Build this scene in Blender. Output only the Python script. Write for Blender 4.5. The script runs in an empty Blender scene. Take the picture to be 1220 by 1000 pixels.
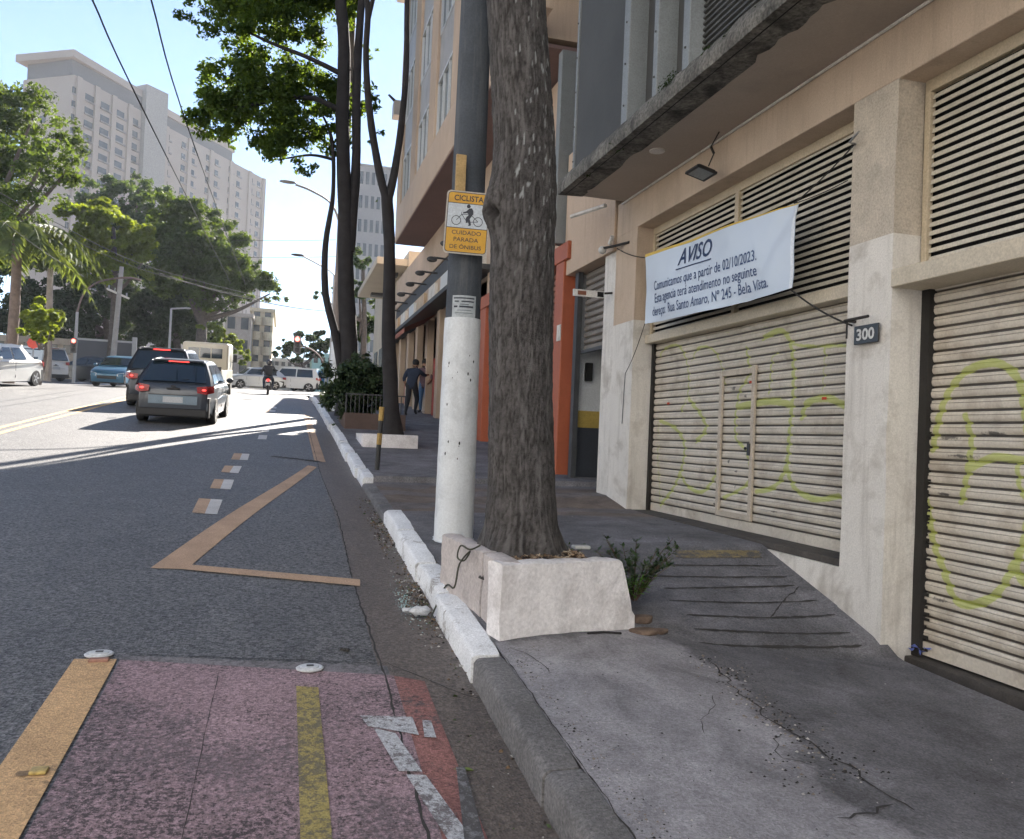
import bpy, bmesh, math, random
import numpy as np
from math import sin, cos, tan, pi, radians, sqrt, atan2, exp
from mathutils import Vector, Matrix, noise

scene = bpy.context.scene
COL = scene.collection
rnd = random.Random(7)

# ------------------------------------------------------------------ camera
CAM_YAW, CAM_PITCH, CAM_ROLL, FOC = radians(15.2), radians(1.23), 0.042, 1000.0
EYE = Vector((0, 0, 1.7))
Fv = Vector((sin(CAM_YAW)*cos(CAM_PITCH), cos(CAM_YAW)*cos(CAM_PITCH), sin(CAM_PITCH)))
_r0 = Vector((cos(CAM_YAW), -sin(CAM_YAW), 0)); _u0 = _r0.cross(Fv)
Rv = _r0*cos(CAM_ROLL) + _u0*sin(CAM_ROLL)
Uv = _u0*cos(CAM_ROLL) - _r0*sin(CAM_ROLL)
cam_d = bpy.data.cameras.new('camera'); cam = bpy.data.objects.new('camera', cam_d); COL.objects.link(cam)
cam.matrix_world = Matrix(((Rv.x, Uv.x, -Fv.x, EYE.x), (Rv.y, Uv.y, -Fv.y, EYE.y), (Rv.z, Uv.z, -Fv.z, EYE.z), (0, 0, 0, 1)))
cam_d.sensor_fit = 'HORIZONTAL'; cam_d.sensor_width = 36; cam_d.lens = FOC/1220*36
cam_d.clip_start = 0.05; cam_d.clip_end = 3000
scene.camera = cam

# ------------------------------------------------------------------ sky, sun, exposure
SUN_AZ, SUN_EL = radians(21), radians(32)          # azimuth clockwise from +Y (up the street)
w = bpy.data.worlds.new('World'); scene.world = w; w.use_nodes = True
wn = w.node_tree.nodes; wn.clear()
wo = wn.new('ShaderNodeOutputWorld'); wb = wn.new('ShaderNodeBackground'); sk = wn.new('ShaderNodeTexSky')
sk.sky_type = 'NISHITA'; sk.sun_disc = False; sk.sun_elevation = SUN_EL; sk.sun_rotation = SUN_AZ
sk.air_density = 0.85; sk.dust_density = 0.1; sk.ozone_density = 2.5; sk.altitude = 760
wb.inputs['Strength'].default_value = 0.05
w.node_tree.links.new(sk.outputs[0], wb.inputs[0]); w.node_tree.links.new(wb.outputs[0], wo.inputs[0])
sl = bpy.data.lights.new('sun', 'SUN'); sl.energy = 5.0; sl.angle = radians(0.5); sl.color = (1.0, 0.93, 0.84)
so = bpy.data.objects.new('sun', sl); COL.objects.link(so)
sd = Vector((sin(SUN_AZ)*cos(SUN_EL), cos(SUN_AZ)*cos(SUN_EL), sin(SUN_EL)))
so.rotation_euler = sd.to_track_quat('Z', 'Y').to_euler(); so.location = (10, 60, 60)
scene.view_settings.view_transform = 'Standard'; scene.view_settings.look = 'None'
scene.view_settings.exposure = 2.3; scene.view_settings.gamma = 1.0

# ------------------------------------------------------------------ measuring: photograph pixel -> metres
def ray(x, y): return Fv + Rv*(x-610)/FOC + Uv*(500-y)/FOC
def aX(x, y, X): d = ray(x, y); return EYE + d*(X/d.x)
def aY(x, y, Y): d = ray(x, y); return EYE + d*(Y/d.y)

def lin(t, pts):
    if t <= pts[0][0]:
        (a, b), (c, d) = pts[0], pts[1]; return b+(d-b)*(t-a)/(c-a)
    for (a, b), (c, d) in zip(pts, pts[1:]):
        if t <= c: return b+(d-b)*(t-a)/(c-a)
    return pts[-1][1]
def sstep(t): t = max(0., min(1., t)); return t*t*(3-2*t)
PR = [(-30, -2.5), (0, 0), (2.7, .21), (4.6, .38), (8.8, .78), (12.2, 1.0), (20, 1.65), (24, 1.98), (35, 2.87), (44, 3.37), (62, 4.4), (80, 5.2), (110, 6), (400, 6.6), (3000, 6.6)]
def prof(y): return sum(lin(y+o, PR) for o in (-1, -.5, 0, .5, 1))/5
FAC = [(-12, -.9), (0, -.02), (3.9, .22), (5.0, .26), (5.2, .37), (6.75, .83), (9.8, .86), (10.5, .98), (11.6, 1.02), (12, 1.1)]
def kerbz(y):
    low = sstep((y-8.75)/.25)*(1-sstep((y-11.62)/.02))
    return prof(y) + .125 - .085*low
def walk(x, y):
    if y > 11.64: return prof(y)+.13
    s = sstep((x-1.4)/2.7)
    return kerbz(y)*(1-s) + lin(y, FAC)*s + .006*noise.noise(Vector((x*1.3, y*1.3, 3)))
def aG(x, y, fn, off=0):
    d = ray(x, y); t = .8
    while t < 220:
        p = EYE+d*t
        if p.z < fn(p.x, p.y)+off: return p
        t += .01 if t < 40 else .05
    return p
def road(x, y): return prof(y)
def aR(x, y): return aG(x, y, road)
def aW(x, y): return aG(x, y, walk)

# ------------------------------------------------------------------ materials
MATS = {}
def mat(name, col, rough=.8, var=.15, vs=3., fine=.08, fs=60., bump=.15, bs=60., metal=0., dirt=None, dirt_amt=.5, dirt_s=1.5,
        attrs=(), translucent=0., emit=None, emit_s=0., spec=None, alpha=None, coat=0., streak=None, trans=0.):
    if name in MATS: return MATS[name]
    m = bpy.data.materials.new(name); m.use_nodes = True; nt = m.node_tree; N = nt.nodes; L = nt.links; N.clear()
    out = N.new('ShaderNodeOutputMaterial'); bs_ = N.new('ShaderNodeBsdfPrincipled')
    tc = N.new('ShaderNodeTexCoord')
    def nz(scale, detail=5, ro=.6, vec=None, dist=0):
        n = N.new('ShaderNodeTexNoise'); n.inputs['Scale'].default_value = scale; n.inputs['Detail'].default_value = detail
        n.inputs['Roughness'].default_value = ro; n.inputs['Distortion'].default_value = dist
        L.new(vec if vec else tc.outputs['Object'], n.inputs['Vector']); return n.outputs['Fac']
    def rng(src, a, b, c, d):
        r = N.new('ShaderNodeMapRange'); r.inputs[1].default_value = a; r.inputs[2].default_value = b
        r.inputs[3].default_value = c; r.inputs[4].default_value = d; L.new(src, r.inputs[0]); return r.outputs[0]
    def mix(fac, a, b):
        x = N.new('ShaderNodeMix'); x.data_type = 'RGBA'
        if isinstance(fac, float): x.inputs[0].default_value = fac
        else: L.new(fac, x.inputs[0])
        for i, v in ((6, a), (7, b)):
            if isinstance(v, tuple): x.inputs[i].default_value = (*v[:3], 1)
            else: L.new(v, x.inputs[i])
        return x.outputs[2]
    def mulv(cin, fsrc):
        x = N.new('ShaderNodeVectorMath'); x.operation = 'SCALE'
        if isinstance(cin, tuple): x.inputs[0].default_value = cin[:3]
        else: L.new(cin, x.inputs[0])
        L.new(fsrc, x.inputs['Scale']); return x.outputs[0]
    c = tuple(col)
    if var: c = mulv(c, rng(nz(vs), .3, .7, 1-var, 1+var))
    if fine: c = mulv(c, rng(nz(fs, 3), .3, .7, 1-fine*2, 1+fine*2))
    if dirt: c = mix(rng(nz(dirt_s, 8, .65, dist=.4), .5, .72, 0., dirt_amt), c, dirt)
    if streak:
        mp = N.new('ShaderNodeMapping'); mp.inputs['Scale'].default_value = (6, 6, .5); L.new(tc.outputs['Object'], mp.inputs[0])
        c = mix(rng(nz(1.6, 6, .65, mp.outputs[0]), .52, .75, 0., streak[1]), c, streak[0])
    for (an, ac, thr) in attrs:
        a = N.new('ShaderNodeAttribute'); a.attribute_name = an
        if thr:      # ragged edge
            ad = N.new('ShaderNodeMath'); ad.operation = 'ADD'; L.new(a.outputs['Fac'], ad.inputs[0])
            L.new(rng(nz(thr[0], 6, .7), 0, 1, -thr[1], thr[1]), ad.inputs[1])
            f = rng(ad.outputs[0], .42, .58, 0, thr[2])
        else: f = a.outputs['Fac']
        c = mix(f, c, ac)
    if isinstance(c, tuple): bs_.inputs['Base Color'].default_value = (*c[:3], 1)
    else: L.new(c, bs_.inputs['Base Color'])
    bs_.inputs['Roughness'].default_value = rough; bs_.inputs['Metallic'].default_value = metal
    if spec is not None: bs_.inputs['Specular IOR Level'].default_value = spec
    if coat: bs_.inputs['Coat Weight'].default_value = coat; bs_.inputs['Coat Roughness'].default_value = .05
    if trans: bs_.inputs['Transmission Weight'].default_value = trans
    if emit: bs_.inputs['Emission Color'].default_value = (*emit, 1); bs_.inputs['Emission Strength'].default_value = emit_s
    if bump:
        b = N.new('ShaderNodeBump'); b.inputs['Strength'].default_value = bump; b.inputs['Distance'].default_value = .02
        L.new(nz(bs, 6, .65), b.inputs['Height']); L.new(b.outputs[0], bs_.inputs['Normal'])
    sh = bs_.outputs[0]
    if translucent:
        t = N.new('ShaderNodeBsdfTranslucent'); x = N.new('ShaderNodeMixShader'); x.inputs[0].default_value = translucent
        tcx = mix(.0, (min(1, col[0]*3.2), min(1, col[1]*2.6), col[2]*.8), (0, 0, 0)) if True else None
        tm = mulv(tcx, rng(nz(vs), .3, .7, .7, 1.3)); L.new(tm, t.inputs[0])
        L.new(sh, x.inputs[1]); L.new(t.outputs[0], x.inputs[2]); sh = x.outputs[0]
    L.new(sh, out.inputs[0]); MATS[name] = m; return m

def worn(name, col, under, wear=.5, scale=18., rough=.85, thr=.5):
    """paint worn through to what lies beneath it"""
    if name in MATS: return MATS[name]
    m = mat(name, col, rough=rough, var=.14, vs=2.5, fine=.12, fs=90, bump=.35, bs=170)
    nt = m.node_tree; N = nt.nodes; L = nt.links
    b = [n for n in N if n.type == 'BSDF_PRINCIPLED'][0]; src = b.inputs['Base Color'].links[0].from_socket
    tc = [n for n in N if n.type == 'TEX_COORD'][0]
    n1 = N.new('ShaderNodeTexNoise'); n1.inputs['Scale'].default_value = scale; n1.inputs['Detail'].default_value = 10; n1.inputs['Roughness'].default_value = .78
    n2 = N.new('ShaderNodeTexNoise'); n2.inputs['Scale'].default_value = 1.7; n2.inputs['Detail'].default_value = 3
    for n in (n1, n2): L.new(tc.outputs['Object'], n.inputs['Vector'])
    ad = N.new('ShaderNodeMath'); ad.operation = 'ADD'; L.new(n1.outputs['Fac'], ad.inputs[0])
    ml = N.new('ShaderNodeMath'); ml.operation = 'MULTIPLY_ADD'; L.new(n2.outputs['Fac'], ml.inputs[0]); ml.inputs[1].default_value = .5; ml.inputs[2].default_value = -.25
    L.new(ml.outputs[0], ad.inputs[1])
    r = N.new('ShaderNodeMapRange'); r.inputs[1].default_value = thr-.03; r.inputs[2].default_value = thr+.05; r.inputs[3].default_value = 0; r.inputs[4].default_value = wear
    L.new(ad.outputs[0], r.inputs[0])
    x = N.new('ShaderNodeMix'); x.data_type = 'RGBA'; L.new(r.outputs[0], x.inputs[0]); L.new(src, x.inputs[6]); x.inputs[7].default_value = (*under, 1)
    L.new(x.outputs[2], b.inputs['Base Color']); return m

def asphalt_mat(name, base, speck=.75):
    m = mat(name, base, rough=.62, var=.16, vs=.9, fine=.16, fs=45, bump=0, dirt=(base[0]*.58, base[1]*.58, base[2]*.60), dirt_amt=.7, dirt_s=.9)
    nt = m.node_tree; N = nt.nodes; L = nt.links; b = [n for n in N if n.type == 'BSDF_PRINCIPLED'][0]
    src = b.inputs['Base Color'].links[0].from_socket; tc = [n for n in N if n.type == 'TEX_COORD'][0]
    v = N.new('ShaderNodeTexVoronoi'); v.inputs['Scale'].default_value = 70; L.new(tc.outputs['Object'], v.inputs['Vector'])
    r = N.new('ShaderNodeMapRange'); r.inputs[1].default_value = 0; r.inputs[2].default_value = 1; r.inputs[3].default_value = 1-speck; r.inputs[4].default_value = 1+speck
    sp = N.new('ShaderNodeSeparateColor'); L.new(v.outputs['Color'], sp.inputs[0]); L.new(sp.outputs[0], r.inputs[0])
    s = N.new('ShaderNodeVectorMath'); s.operation = 'SCALE'; L.new(src, s.inputs[0]); L.new(r.outputs[0], s.inputs['Scale'])
    # sparse pale chips
    v2 = N.new('ShaderNodeTexVoronoi'); v2.inputs['Scale'].default_value = 22; L.new(tc.outputs['Object'], v2.inputs['Vector'])
    r2 = N.new('ShaderNodeMapRange'); r2.inputs[1].default_value = .06; r2.inputs[2].default_value = .085; r2.inputs[3].default_value = .55; r2.inputs[4].default_value = 0
    L.new(v2.outputs['Distance'], r2.inputs[0])
    x = N.new('ShaderNodeMix'); x.data_type = 'RGBA'; L.new(r2.outputs[0], x.inputs[0]); L.new(s.outputs[0], x.inputs[6]); x.inputs[7].default_value = (.3, .3, .3, 1)
    L.new(x.outputs[2], b.inputs['Base Color'])
    bp = N.new('ShaderNodeBump'); bp.inputs['Strength'].default_value = .55; bp.inputs['Distance'].default_value = .008
    L.new(v.outputs['Distance'], bp.inputs['Height']); L.new(bp.outputs[0], b.inputs['Normal']); return m

ASPH = asphalt_mat('asphalt', (.108, .105, .103))
GUTTER = asphalt_mat('gutter_concrete', (.13, .108, .092), .35)
def speckle(m, scale, amt, pit=None, bump=.4, dist=.006):
    nt = m.node_tree; N = nt.nodes; L = nt.links; b = [n for n in N if n.type == 'BSDF_PRINCIPLED'][0]; src = b.inputs['Base Color'].links[0].from_socket; tc = [n for n in N if n.type == 'TEX_COORD'][0]
    v = N.new('ShaderNodeTexVoronoi'); v.inputs['Scale'].default_value = scale; L.new(tc.outputs['Object'], v.inputs['Vector'])
    sp = N.new('ShaderNodeSeparateColor'); L.new(v.outputs['Color'], sp.inputs[0]); r = N.new('ShaderNodeMapRange'); r.inputs[3].default_value = 1-amt; r.inputs[4].default_value = 1+amt; L.new(sp.outputs[0], r.inputs[0])
    s = N.new('ShaderNodeVectorMath'); s.operation = 'SCALE'; L.new(src, s.inputs[0]); L.new(r.outputs[0], s.inputs['Scale']); out = s.outputs[0]
    if pit:      # small dark pits, thicker in some places than others
        n = N.new('ShaderNodeTexNoise'); n.inputs['Scale'].default_value = pit[0]; n.inputs['Detail'].default_value = 6; n.inputs['Roughness'].default_value = .8; L.new(tc.outputs['Object'], n.inputs['Vector'])
        n2 = N.new('ShaderNodeTexNoise'); n2.inputs['Scale'].default_value = 2.0; L.new(tc.outputs['Object'], n2.inputs['Vector'])
        a = N.new('ShaderNodeMath'); a.operation = 'MULTIPLY_ADD'; L.new(n2.outputs['Fac'], a.inputs[0]); a.inputs[1].default_value = .35; L.new(n.outputs['Fac'], a.inputs[2])
        q = N.new('ShaderNodeMapRange'); q.inputs[1].default_value = pit[1]; q.inputs[2].default_value = pit[1]+.05; q.inputs[3].default_value = 0; q.inputs[4].default_value = pit[2]; L.new(a.outputs[0], q.inputs[0])
        x = N.new('ShaderNodeMix'); x.data_type = 'RGBA'; L.new(q.outputs[0], x.inputs[0]); L.new(out, x.inputs[6]); x.inputs[7].default_value = (.03, .028, .028, 1); out = x.outputs[2]
    L.new(out, b.inputs['Base Color'])
    bp = N.new('ShaderNodeBump'); bp.inputs['Strength'].default_value = bump; bp.inputs['Distance'].default_value = dist; L.new(v.outputs['Distance'], bp.inputs['Height'])
    if b.inputs['Normal'].links: L.new(b.inputs['Normal'].links[0].from_socket, bp.inputs['Normal'])
    L.new(bp.outputs[0], b.inputs['Normal']); return m
def _b(c, k): return tuple(v*k for v in c)

# ------------------------------------------------------------------ mesh helpers
class MB:
    def __init__(s): s.v = []; s.f = []; s.m = []; s.attr = {}
    def add(s, vs, fs, mi=0):
        o = len(s.v); s.v += [tuple(p) for p in vs]; s.f += [tuple(i+o for i in f) for f in fs]; s.m += [mi]*len(fs); return s
    def box(s, x0, x1, y0, y1, z0, z1, mi=0, M=None):
        vs = [Vector(p) for p in ((x0, y0, z0), (x1, y0, z0), (x1, y1, z0), (x0, y1, z0), (x0, y0, z1), (x1, y0, z1), (x1, y1, z1), (x0, y1, z1))]
        if M: vs = [M @ p for p in vs]
        return s.add(vs, [(0, 3, 2, 1), (4, 5, 6, 7), (0, 1, 5, 4), (1, 2, 6, 5), (2, 3, 7, 6), (3, 0, 4, 7)], mi)
    def quad(s, a, b, c, d, mi=0): return s.add([a, b, c, d], [(0, 1, 2, 3)], mi)
    def poly(s, pts, mi=0): return s.add(pts, [tuple(range(len(pts)))], mi)
    def prism(s, pts, h, mi=0):
        """closed polygon swept by vector h"""
        n = len(pts); h = Vector(h); p = [Vector(q) for q in pts]
        return s.add(p+[q+h for q in p], [tuple(range(n))[::-1], tuple(range(n, 2*n))]+[(i, (i+1) % n, n+(i+1) % n, n+i) for i in range(n)], mi)
    def tube(s, path, r, n=8, mi=0, caps=True, wob=0., seed=0, wf=3.):
        P = [Vector(p) for p in path]; rs = r if isinstance(r, (list, tuple)) else [r]*len(P)
        vs = []; up = None
        for i, p in enumerate(P):
            t = (P[min(i+1, len(P)-1)]-P[max(i-1, 0)]).normalized()
            if up is None: up = Vector((1, 0, 0)) if abs(t.z) > .6 else Vector((0, 0, 1))
            a = (up-t*up.dot(t)).normalized(); b = t.cross(a); up = a
            for k in range(n):
                an = 2*pi*k/n; d = a*cos(an)+b*sin(an); rr = rs[i]
                if wob: q = p*wf+d*1.3; rr *= 1+wob*noise.noise(Vector((q.x+seed, q.y, q.z)))
                vs.append(p+d*rr)
        fs = [(i*n+k, i*n+(k+1) % n, (i+1)*n+(k+1) % n, (i+1)*n+k) for i in range(len(P)-1) for k in range(n)]
        if caps: fs += [tuple(range(n))[::-1], tuple(range((len(P)-1)*n, len(P)*n))]
        return s.add(vs, fs, mi)
    def lathe(s, c, prof_, n=24, mi=0, axis='z'):
        vs = []; c = Vector(c)
        for (r, h) in prof_:
            for k in range(n):
                a = 2*pi*k/n
                q = {'z': (r*cos(a), r*sin(a), h), 'x': (h, r*cos(a), r*sin(a)), 'y': (r*cos(a), h, r*sin(a))}[axis]
                vs.append(c+Vector(q))
        m = len(prof_); fs = [(i*n+k, i*n+(k+1) % n, (i+1)*n+(k+1) % n, (i+1)*n+k) for i in range(m-1) for k in range(n)]
        fs += [tuple(range(n))[::-1], tuple(range((m-1)*n, m*n))]; return s.add(vs, fs, mi)
    def ball(s, c, r, n=10, mi=0, sc=(1, 1, 1)):
        pr = [(max(1e-4, sin(pi*i/n))*r, -cos(pi*i/n)*r) for i in range(n+1)]; o = len(s.v); s.lathe((0, 0, 0), pr, n*2, mi); c = Vector(c)
        for i in range(o, len(s.v)): v = s.v[i]; s.v[i] = (c.x+v[0]*sc[0], c.y+v[1]*sc[1], c.z+v[2]*sc[2])
        return s
    def build(s, name, mats, parent=None, local=False, smooth=False, bevel=0, seg=2, angle=35, fix=True):
        me = bpy.data.meshes.new(name); off = Vector((0, 0, 0))
        o = bpy.data.objects.new(name, me); COL.objects.link(o)
        if parent is not None:
            o.parent = parent
            if not local: off = WLOC.get(parent.name, Vector((0, 0, 0)))
            WLOC[o.name] = off
        vs = s.v if off.length == 0 else [(v[0]-off.x, v[1]-off.y, v[2]-off.z) for v in s.v]
        me.from_pydata(vs, [], s.f)
        for m in (mats if isinstance(mats, (list, tuple)) else [mats]): me.materials.append(m)
        me.polygons.foreach_set('material_index', s.m)
        if bevel or fix:
            bm = bmesh.new(); bm.from_mesh(me)
            if bevel:
                bmesh.ops.remove_doubles(bm, verts=bm.verts, dist=1e-5)
                ed = [e for e in bm.edges if len(e.link_faces) == 2 and e.calc_face_angle(0) > radians(25)]
                bmesh.ops.bevel(bm, geom=ed, offset=bevel, segments=seg, profile=.6, affect='EDGES', clamp_overlap=True)
            if fix: bmesh.ops.recalc_face_normals(bm, faces=bm.faces)
            bm.to_mesh(me); bm.free()
        if smooth or bevel:
            for p in me.polygons: p.use_smooth = True
            me.set_sharp_from_angle(angle=radians(angle))
        for an, vals in s.attr.items():
            a = me.attributes.new(an, 'FLOAT', 'POINT'); a.data.foreach_set('value', np.array(vals, dtype=np.float32))
        return o
WLOC = {}
def tag(o, label=None, cat=None, group=None, kind=None):
    if label: o['label'] = label
    if cat: o['category'] = cat
    if group: o['group'] = group
    if kind: o['kind'] = kind
    return o
def T(name, label, cat, loc, rot=0., group=None):
    o = bpy.data.objects.new(name, None); COL.objects.link(o); o.location = loc; o.rotation_euler = (0, 0, rot); o.empty_display_size = .2
    WLOC[o.name] = Vector(loc); return tag(o, label, cat, group)
def recenter(o, loc=None):
    """move the origin of a one-mesh thing to its base"""
    me = o.data; n = len(me.vertices); a = np.empty(n*3, dtype=np.float32); me.vertices.foreach_get('co', a); a = a.reshape(-1, 3)
    c = np.array(loc if loc is not None else ((a[:, 0].min()+a[:, 0].max())/2, (a[:, 1].min()+a[:, 1].max())/2, a[:, 2].min()), dtype=np.float32)
    me.vertices.foreach_set('co', (a-c).ravel()); o.location = c.tolist(); WLOC[o.name] = Vector(c.tolist()); me.update(); return o
def solo(mb, name, mats, label, cat, group=None, **k):
    o = mb.build(name, mats, **k); recenter(o); return tag(o, label, cat, group)
def struct(mb, name, mats, kind='structure', **k): return tag(mb.build(name, mats, **k), kind=kind)
def kids(o): return [c for c in bpy.data.objects if c.parent == o]
def dup(root, loc, rot=None, label=None, children=None):
    def cp(o, par):
        c = o.copy(); COL.objects.link(c); c.parent = par
        for ch in CH.get(o.name, kids(o)): cp(ch, c)
        return c
    r = cp(root, None); r.location = loc
    if rot is not None: r.rotation_euler = (0, 0, rot)
    if label: r['label'] = label
    return r
CH = {}

FONT = bpy.data.fonts.load('<builtin>') if '<builtin>' in [f.filepath for f in bpy.data.fonts] else None
def text_part(name, body, m, parent, origin, u, v, width=None, height=None, bold=0., shear=0., space=1., off=.002, align='LEFT'):
    """flat lettering laid on a surface: origin = lower-left corner, u right, v up (unit vectors)"""
    cu = bpy.data.curves.new(name, 'FONT'); cu.body = body; cu.size = 1; cu.shear = shear; cu.offset = bold; cu.space_character = space
    cu.resolution_u = 3; cu.align_x = align
    t = bpy.data.objects.new(name, cu); COL.objects.link(t); bpy.context.view_layer.update()
    me0 = t.evaluated_get(bpy.context.evaluated_depsgraph_get()).to_mesh()
    vs = [tuple(q.co) for q in me0.vertices]; fs = [tuple(p.vertices) for p in me0.polygons]
    bpy.data.objects.remove(t); bpy.data.curves.remove(cu)
    x0 = min(q[0] for q in vs); x1 = max(q[0] for q in vs); y0 = min(q[1] for q in vs); y1 = max(q[1] for q in vs)
    sx = (width/(x1-x0)) if width else height/(y1-y0); sy = (height/(y1-y0)) if height else sx
    u = Vector(u); v = Vector(v); n = u.cross(v).normalized(); origin = Vector(origin)
    mb = MB(); mb.add([origin+u*(q[0]-x0)*sx+v*(q[1]-y0)*sy+n*off for q in vs], fs)
    return mb.build(name, m, parent, fix=False)

# ------------------------------------------------------------------ foliage
def crown(name, blobs, n, size, m, parent=None, seed=1, shell=.45, flat=.0, clump=0):
    """leaf faces scattered in the blobs' volumes; blobs = [(centre, (rx,ry,rz))]"""
    R = np.random.default_rng(seed)
    C = np.array([tuple(b[0]) for b in blobs], float); Q = np.array([tuple(b[1]) if hasattr(b[1], '__len__') else (b[1],)*3 for b in blobs], float)
    if clump:        # each blob gets smaller clumps inside it
        w_ = Q.prod(1)**(2/3); w_ /= w_.sum(); idx = R.choice(len(C), clump, p=w_)
        d = R.normal(size=(clump, 3)); d /= np.linalg.norm(d, axis=1)[:, None]; r = R.uniform(.25, 1., clump)**.5
        cc = C[idx]+d*Q[idx]*r[:, None]*.92; qq = Q[idx].mean(1)[:, None]*R.uniform(.2, .44, (clump, 1))*np.array([1.1, 1.1, .75]); C, Q = cc, qq
    w_ = Q.prod(1)**(2/3); w_ /= w_.sum(); idx = R.choice(len(C), n, p=w_)
    d = R.normal(size=(n, 3)); d /= np.linalg.norm(d, axis=1)[:, None]; r = shell+(1-shell)*R.random(n)
    p = C[idx]+d*Q[idx]*r[:, None]*R.uniform(.75, 1.12, (n, 1))
    nrm = d*.6+R.normal(size=(n, 3))*.7+np.array([0, 0, .5]); nrm /= np.linalg.norm(nrm, axis=1)[:, None]
    a = np.cross(nrm, R.normal(size=(n, 3))); a /= np.linalg.norm(a, axis=1)[:, None]; b = np.cross(nrm, a)
    s = size*R.uniform(.6, 1.35, (n, 1)); bend = nrm*s*.25
    V = np.stack([p-a*s, p-b*s*.5+bend, p+a*s, p+b*s*.5+bend], 1).reshape(-1, 3)
    me = bpy.data.meshes.new(name); me.vertices.add(4*n); me.vertices.foreach_set('co', V.astype(np.float32).ravel())
    me.loops.add(4*n); me.loops.foreach_set('vertex_index', np.arange(4*n, dtype=np.int32)); me.polygons.add(n)
    me.polygons.foreach_set('loop_start', np.arange(0, 4*n, 4, dtype=np.int32)); me.update(calc_edges=True); me.validate()
    me.materials.append(m); o = bpy.data.objects.new(name, me); COL.objects.link(o)
    if parent is not None:
        off = WLOC.get(parent.name, Vector()); me.vertices.foreach_set('co', (V-np.array(off)).astype(np.float32).ravel()); o.parent = parent; WLOC[o.name] = off; me.update()
    return o
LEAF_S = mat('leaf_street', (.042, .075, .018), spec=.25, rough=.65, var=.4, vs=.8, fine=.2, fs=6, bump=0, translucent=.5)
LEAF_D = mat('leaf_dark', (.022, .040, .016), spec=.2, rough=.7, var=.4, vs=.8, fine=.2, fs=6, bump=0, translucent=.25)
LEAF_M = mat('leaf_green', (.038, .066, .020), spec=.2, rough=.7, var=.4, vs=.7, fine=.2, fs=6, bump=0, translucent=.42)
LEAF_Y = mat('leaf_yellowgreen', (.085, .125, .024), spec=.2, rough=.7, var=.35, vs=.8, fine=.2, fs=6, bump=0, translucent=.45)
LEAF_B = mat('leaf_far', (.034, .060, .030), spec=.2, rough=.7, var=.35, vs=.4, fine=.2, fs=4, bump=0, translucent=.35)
BARK = mat('bark', (.085, .07, .062), rough=.95, var=.35, vs=6, fine=.2, fs=60, bump=.6, bs=40)
BARK_D = mat('bark_dark', (.024, .022, .023), rough=.95, var=.3, vs=5, bump=.5, bs=40)
def pathY(pts, Y): return [aY(x, y, Y if not isinstance(Y, (list, tuple)) else Y[i]) for i, (x, y) in enumerate(pts)]
def smooth_path(P, k=4):
    P = [Vector(p) for p in P]; out = []
    for i in range(len(P)-1):
        a, b, c, d = P[max(i-1, 0)], P[i], P[i+1], P[min(i+2, len(P)-1)]
        for j in range(k):
            t = j/k; out.append(.5*((2*b)+(c-a)*t+(2*a-5*b+4*c-d)*t*t+(3*b-a-3*c+d)*t**3))
    return out+[P[-1]]
def lerp_list(v, n): return [v[min(int(i*(len(v)-1)/(n-1)), len(v)-2)]*(1-(i*(len(v)-1)/(n-1)-min(int(i*(len(v)-1)/(n-1)), len(v)-2)))+v[min(int(i*(len(v)-1)/(n-1)), len(v)-2)+1]*(i*(len(v)-1)/(n-1)-min(int(i*(len(v)-1)/(n-1)), len(v)-2)) for i in range(n)]
# ------------------------------------------------------------------ ground, road, kerb, pavement
YS = [-20+.5*i for i in range(28)] + [-6+.25*i for i in range(205)] + [46+i for i in range(90)] + [150, 200, 300, 500, 690]
def sheet(xs, ys, zf, name, m, attrs=None):
    mb = MB(); mb.v = [(x, y, zf(x, y)) for y in ys for x in xs]; n = len(xs)
    mb.f = [(j*n+i, j*n+i+1, (j+1)*n+i+1, (j+1)*n+i) for j in range(len(ys)-1) for i in range(n-1)]; mb.m = [0]*len(mb.f)
    if attrs: mb.attr = {k: [f(x, y) for y in ys for x in xs] for k, f in attrs.items()}
    o = mb.build(name, m, fix=False, smooth=True, angle=40); return tag(o, kind='structure')
sheet([-390, -250, -100, -40, -14, -8, -3, 1.0, 1.15, 8, 30, 100, 250, 390], YS, lambda x, y: prof(y)-.06-(.9 if 1.1 < x < 9 and y < 46 else 0), 'ground', mat('ground_far', (.16, .145, .13), rough=.95, var=.2, vs=.2, bump=0))
ASPH_SUN = ASPH
sheet([-12.2, -9, -6, -3, -1, 0, .57], [y for y in YS if y < 48], lambda x, y: prof(y), 'road', ASPH)
sheet([-12.2+73*i/6 for i in range(7)][:1]+[-70, -40, -20, -12, -6, 0, 6, 14, 40][0:0] + [0, 20, 40], [y for y in YS if 48 <= y < 74], lambda x, y: prof(y)-.004, 'crossing_road', ASPH)
sheet([-60, -40, -20, -12.2, -6, 0, 6, 14, 40], [y for y in YS if 44 <= y < 74], lambda x, y: prof(y)-.012, 'cross_street', ASPH)
sheet([.57, .7, .85, 1.0, 1.075], [y for y in YS if y < 48], lambda x, y: prof(y)-.035*sstep((x-.57)/.5)+.001, 'gutter', GUTTER)

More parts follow.
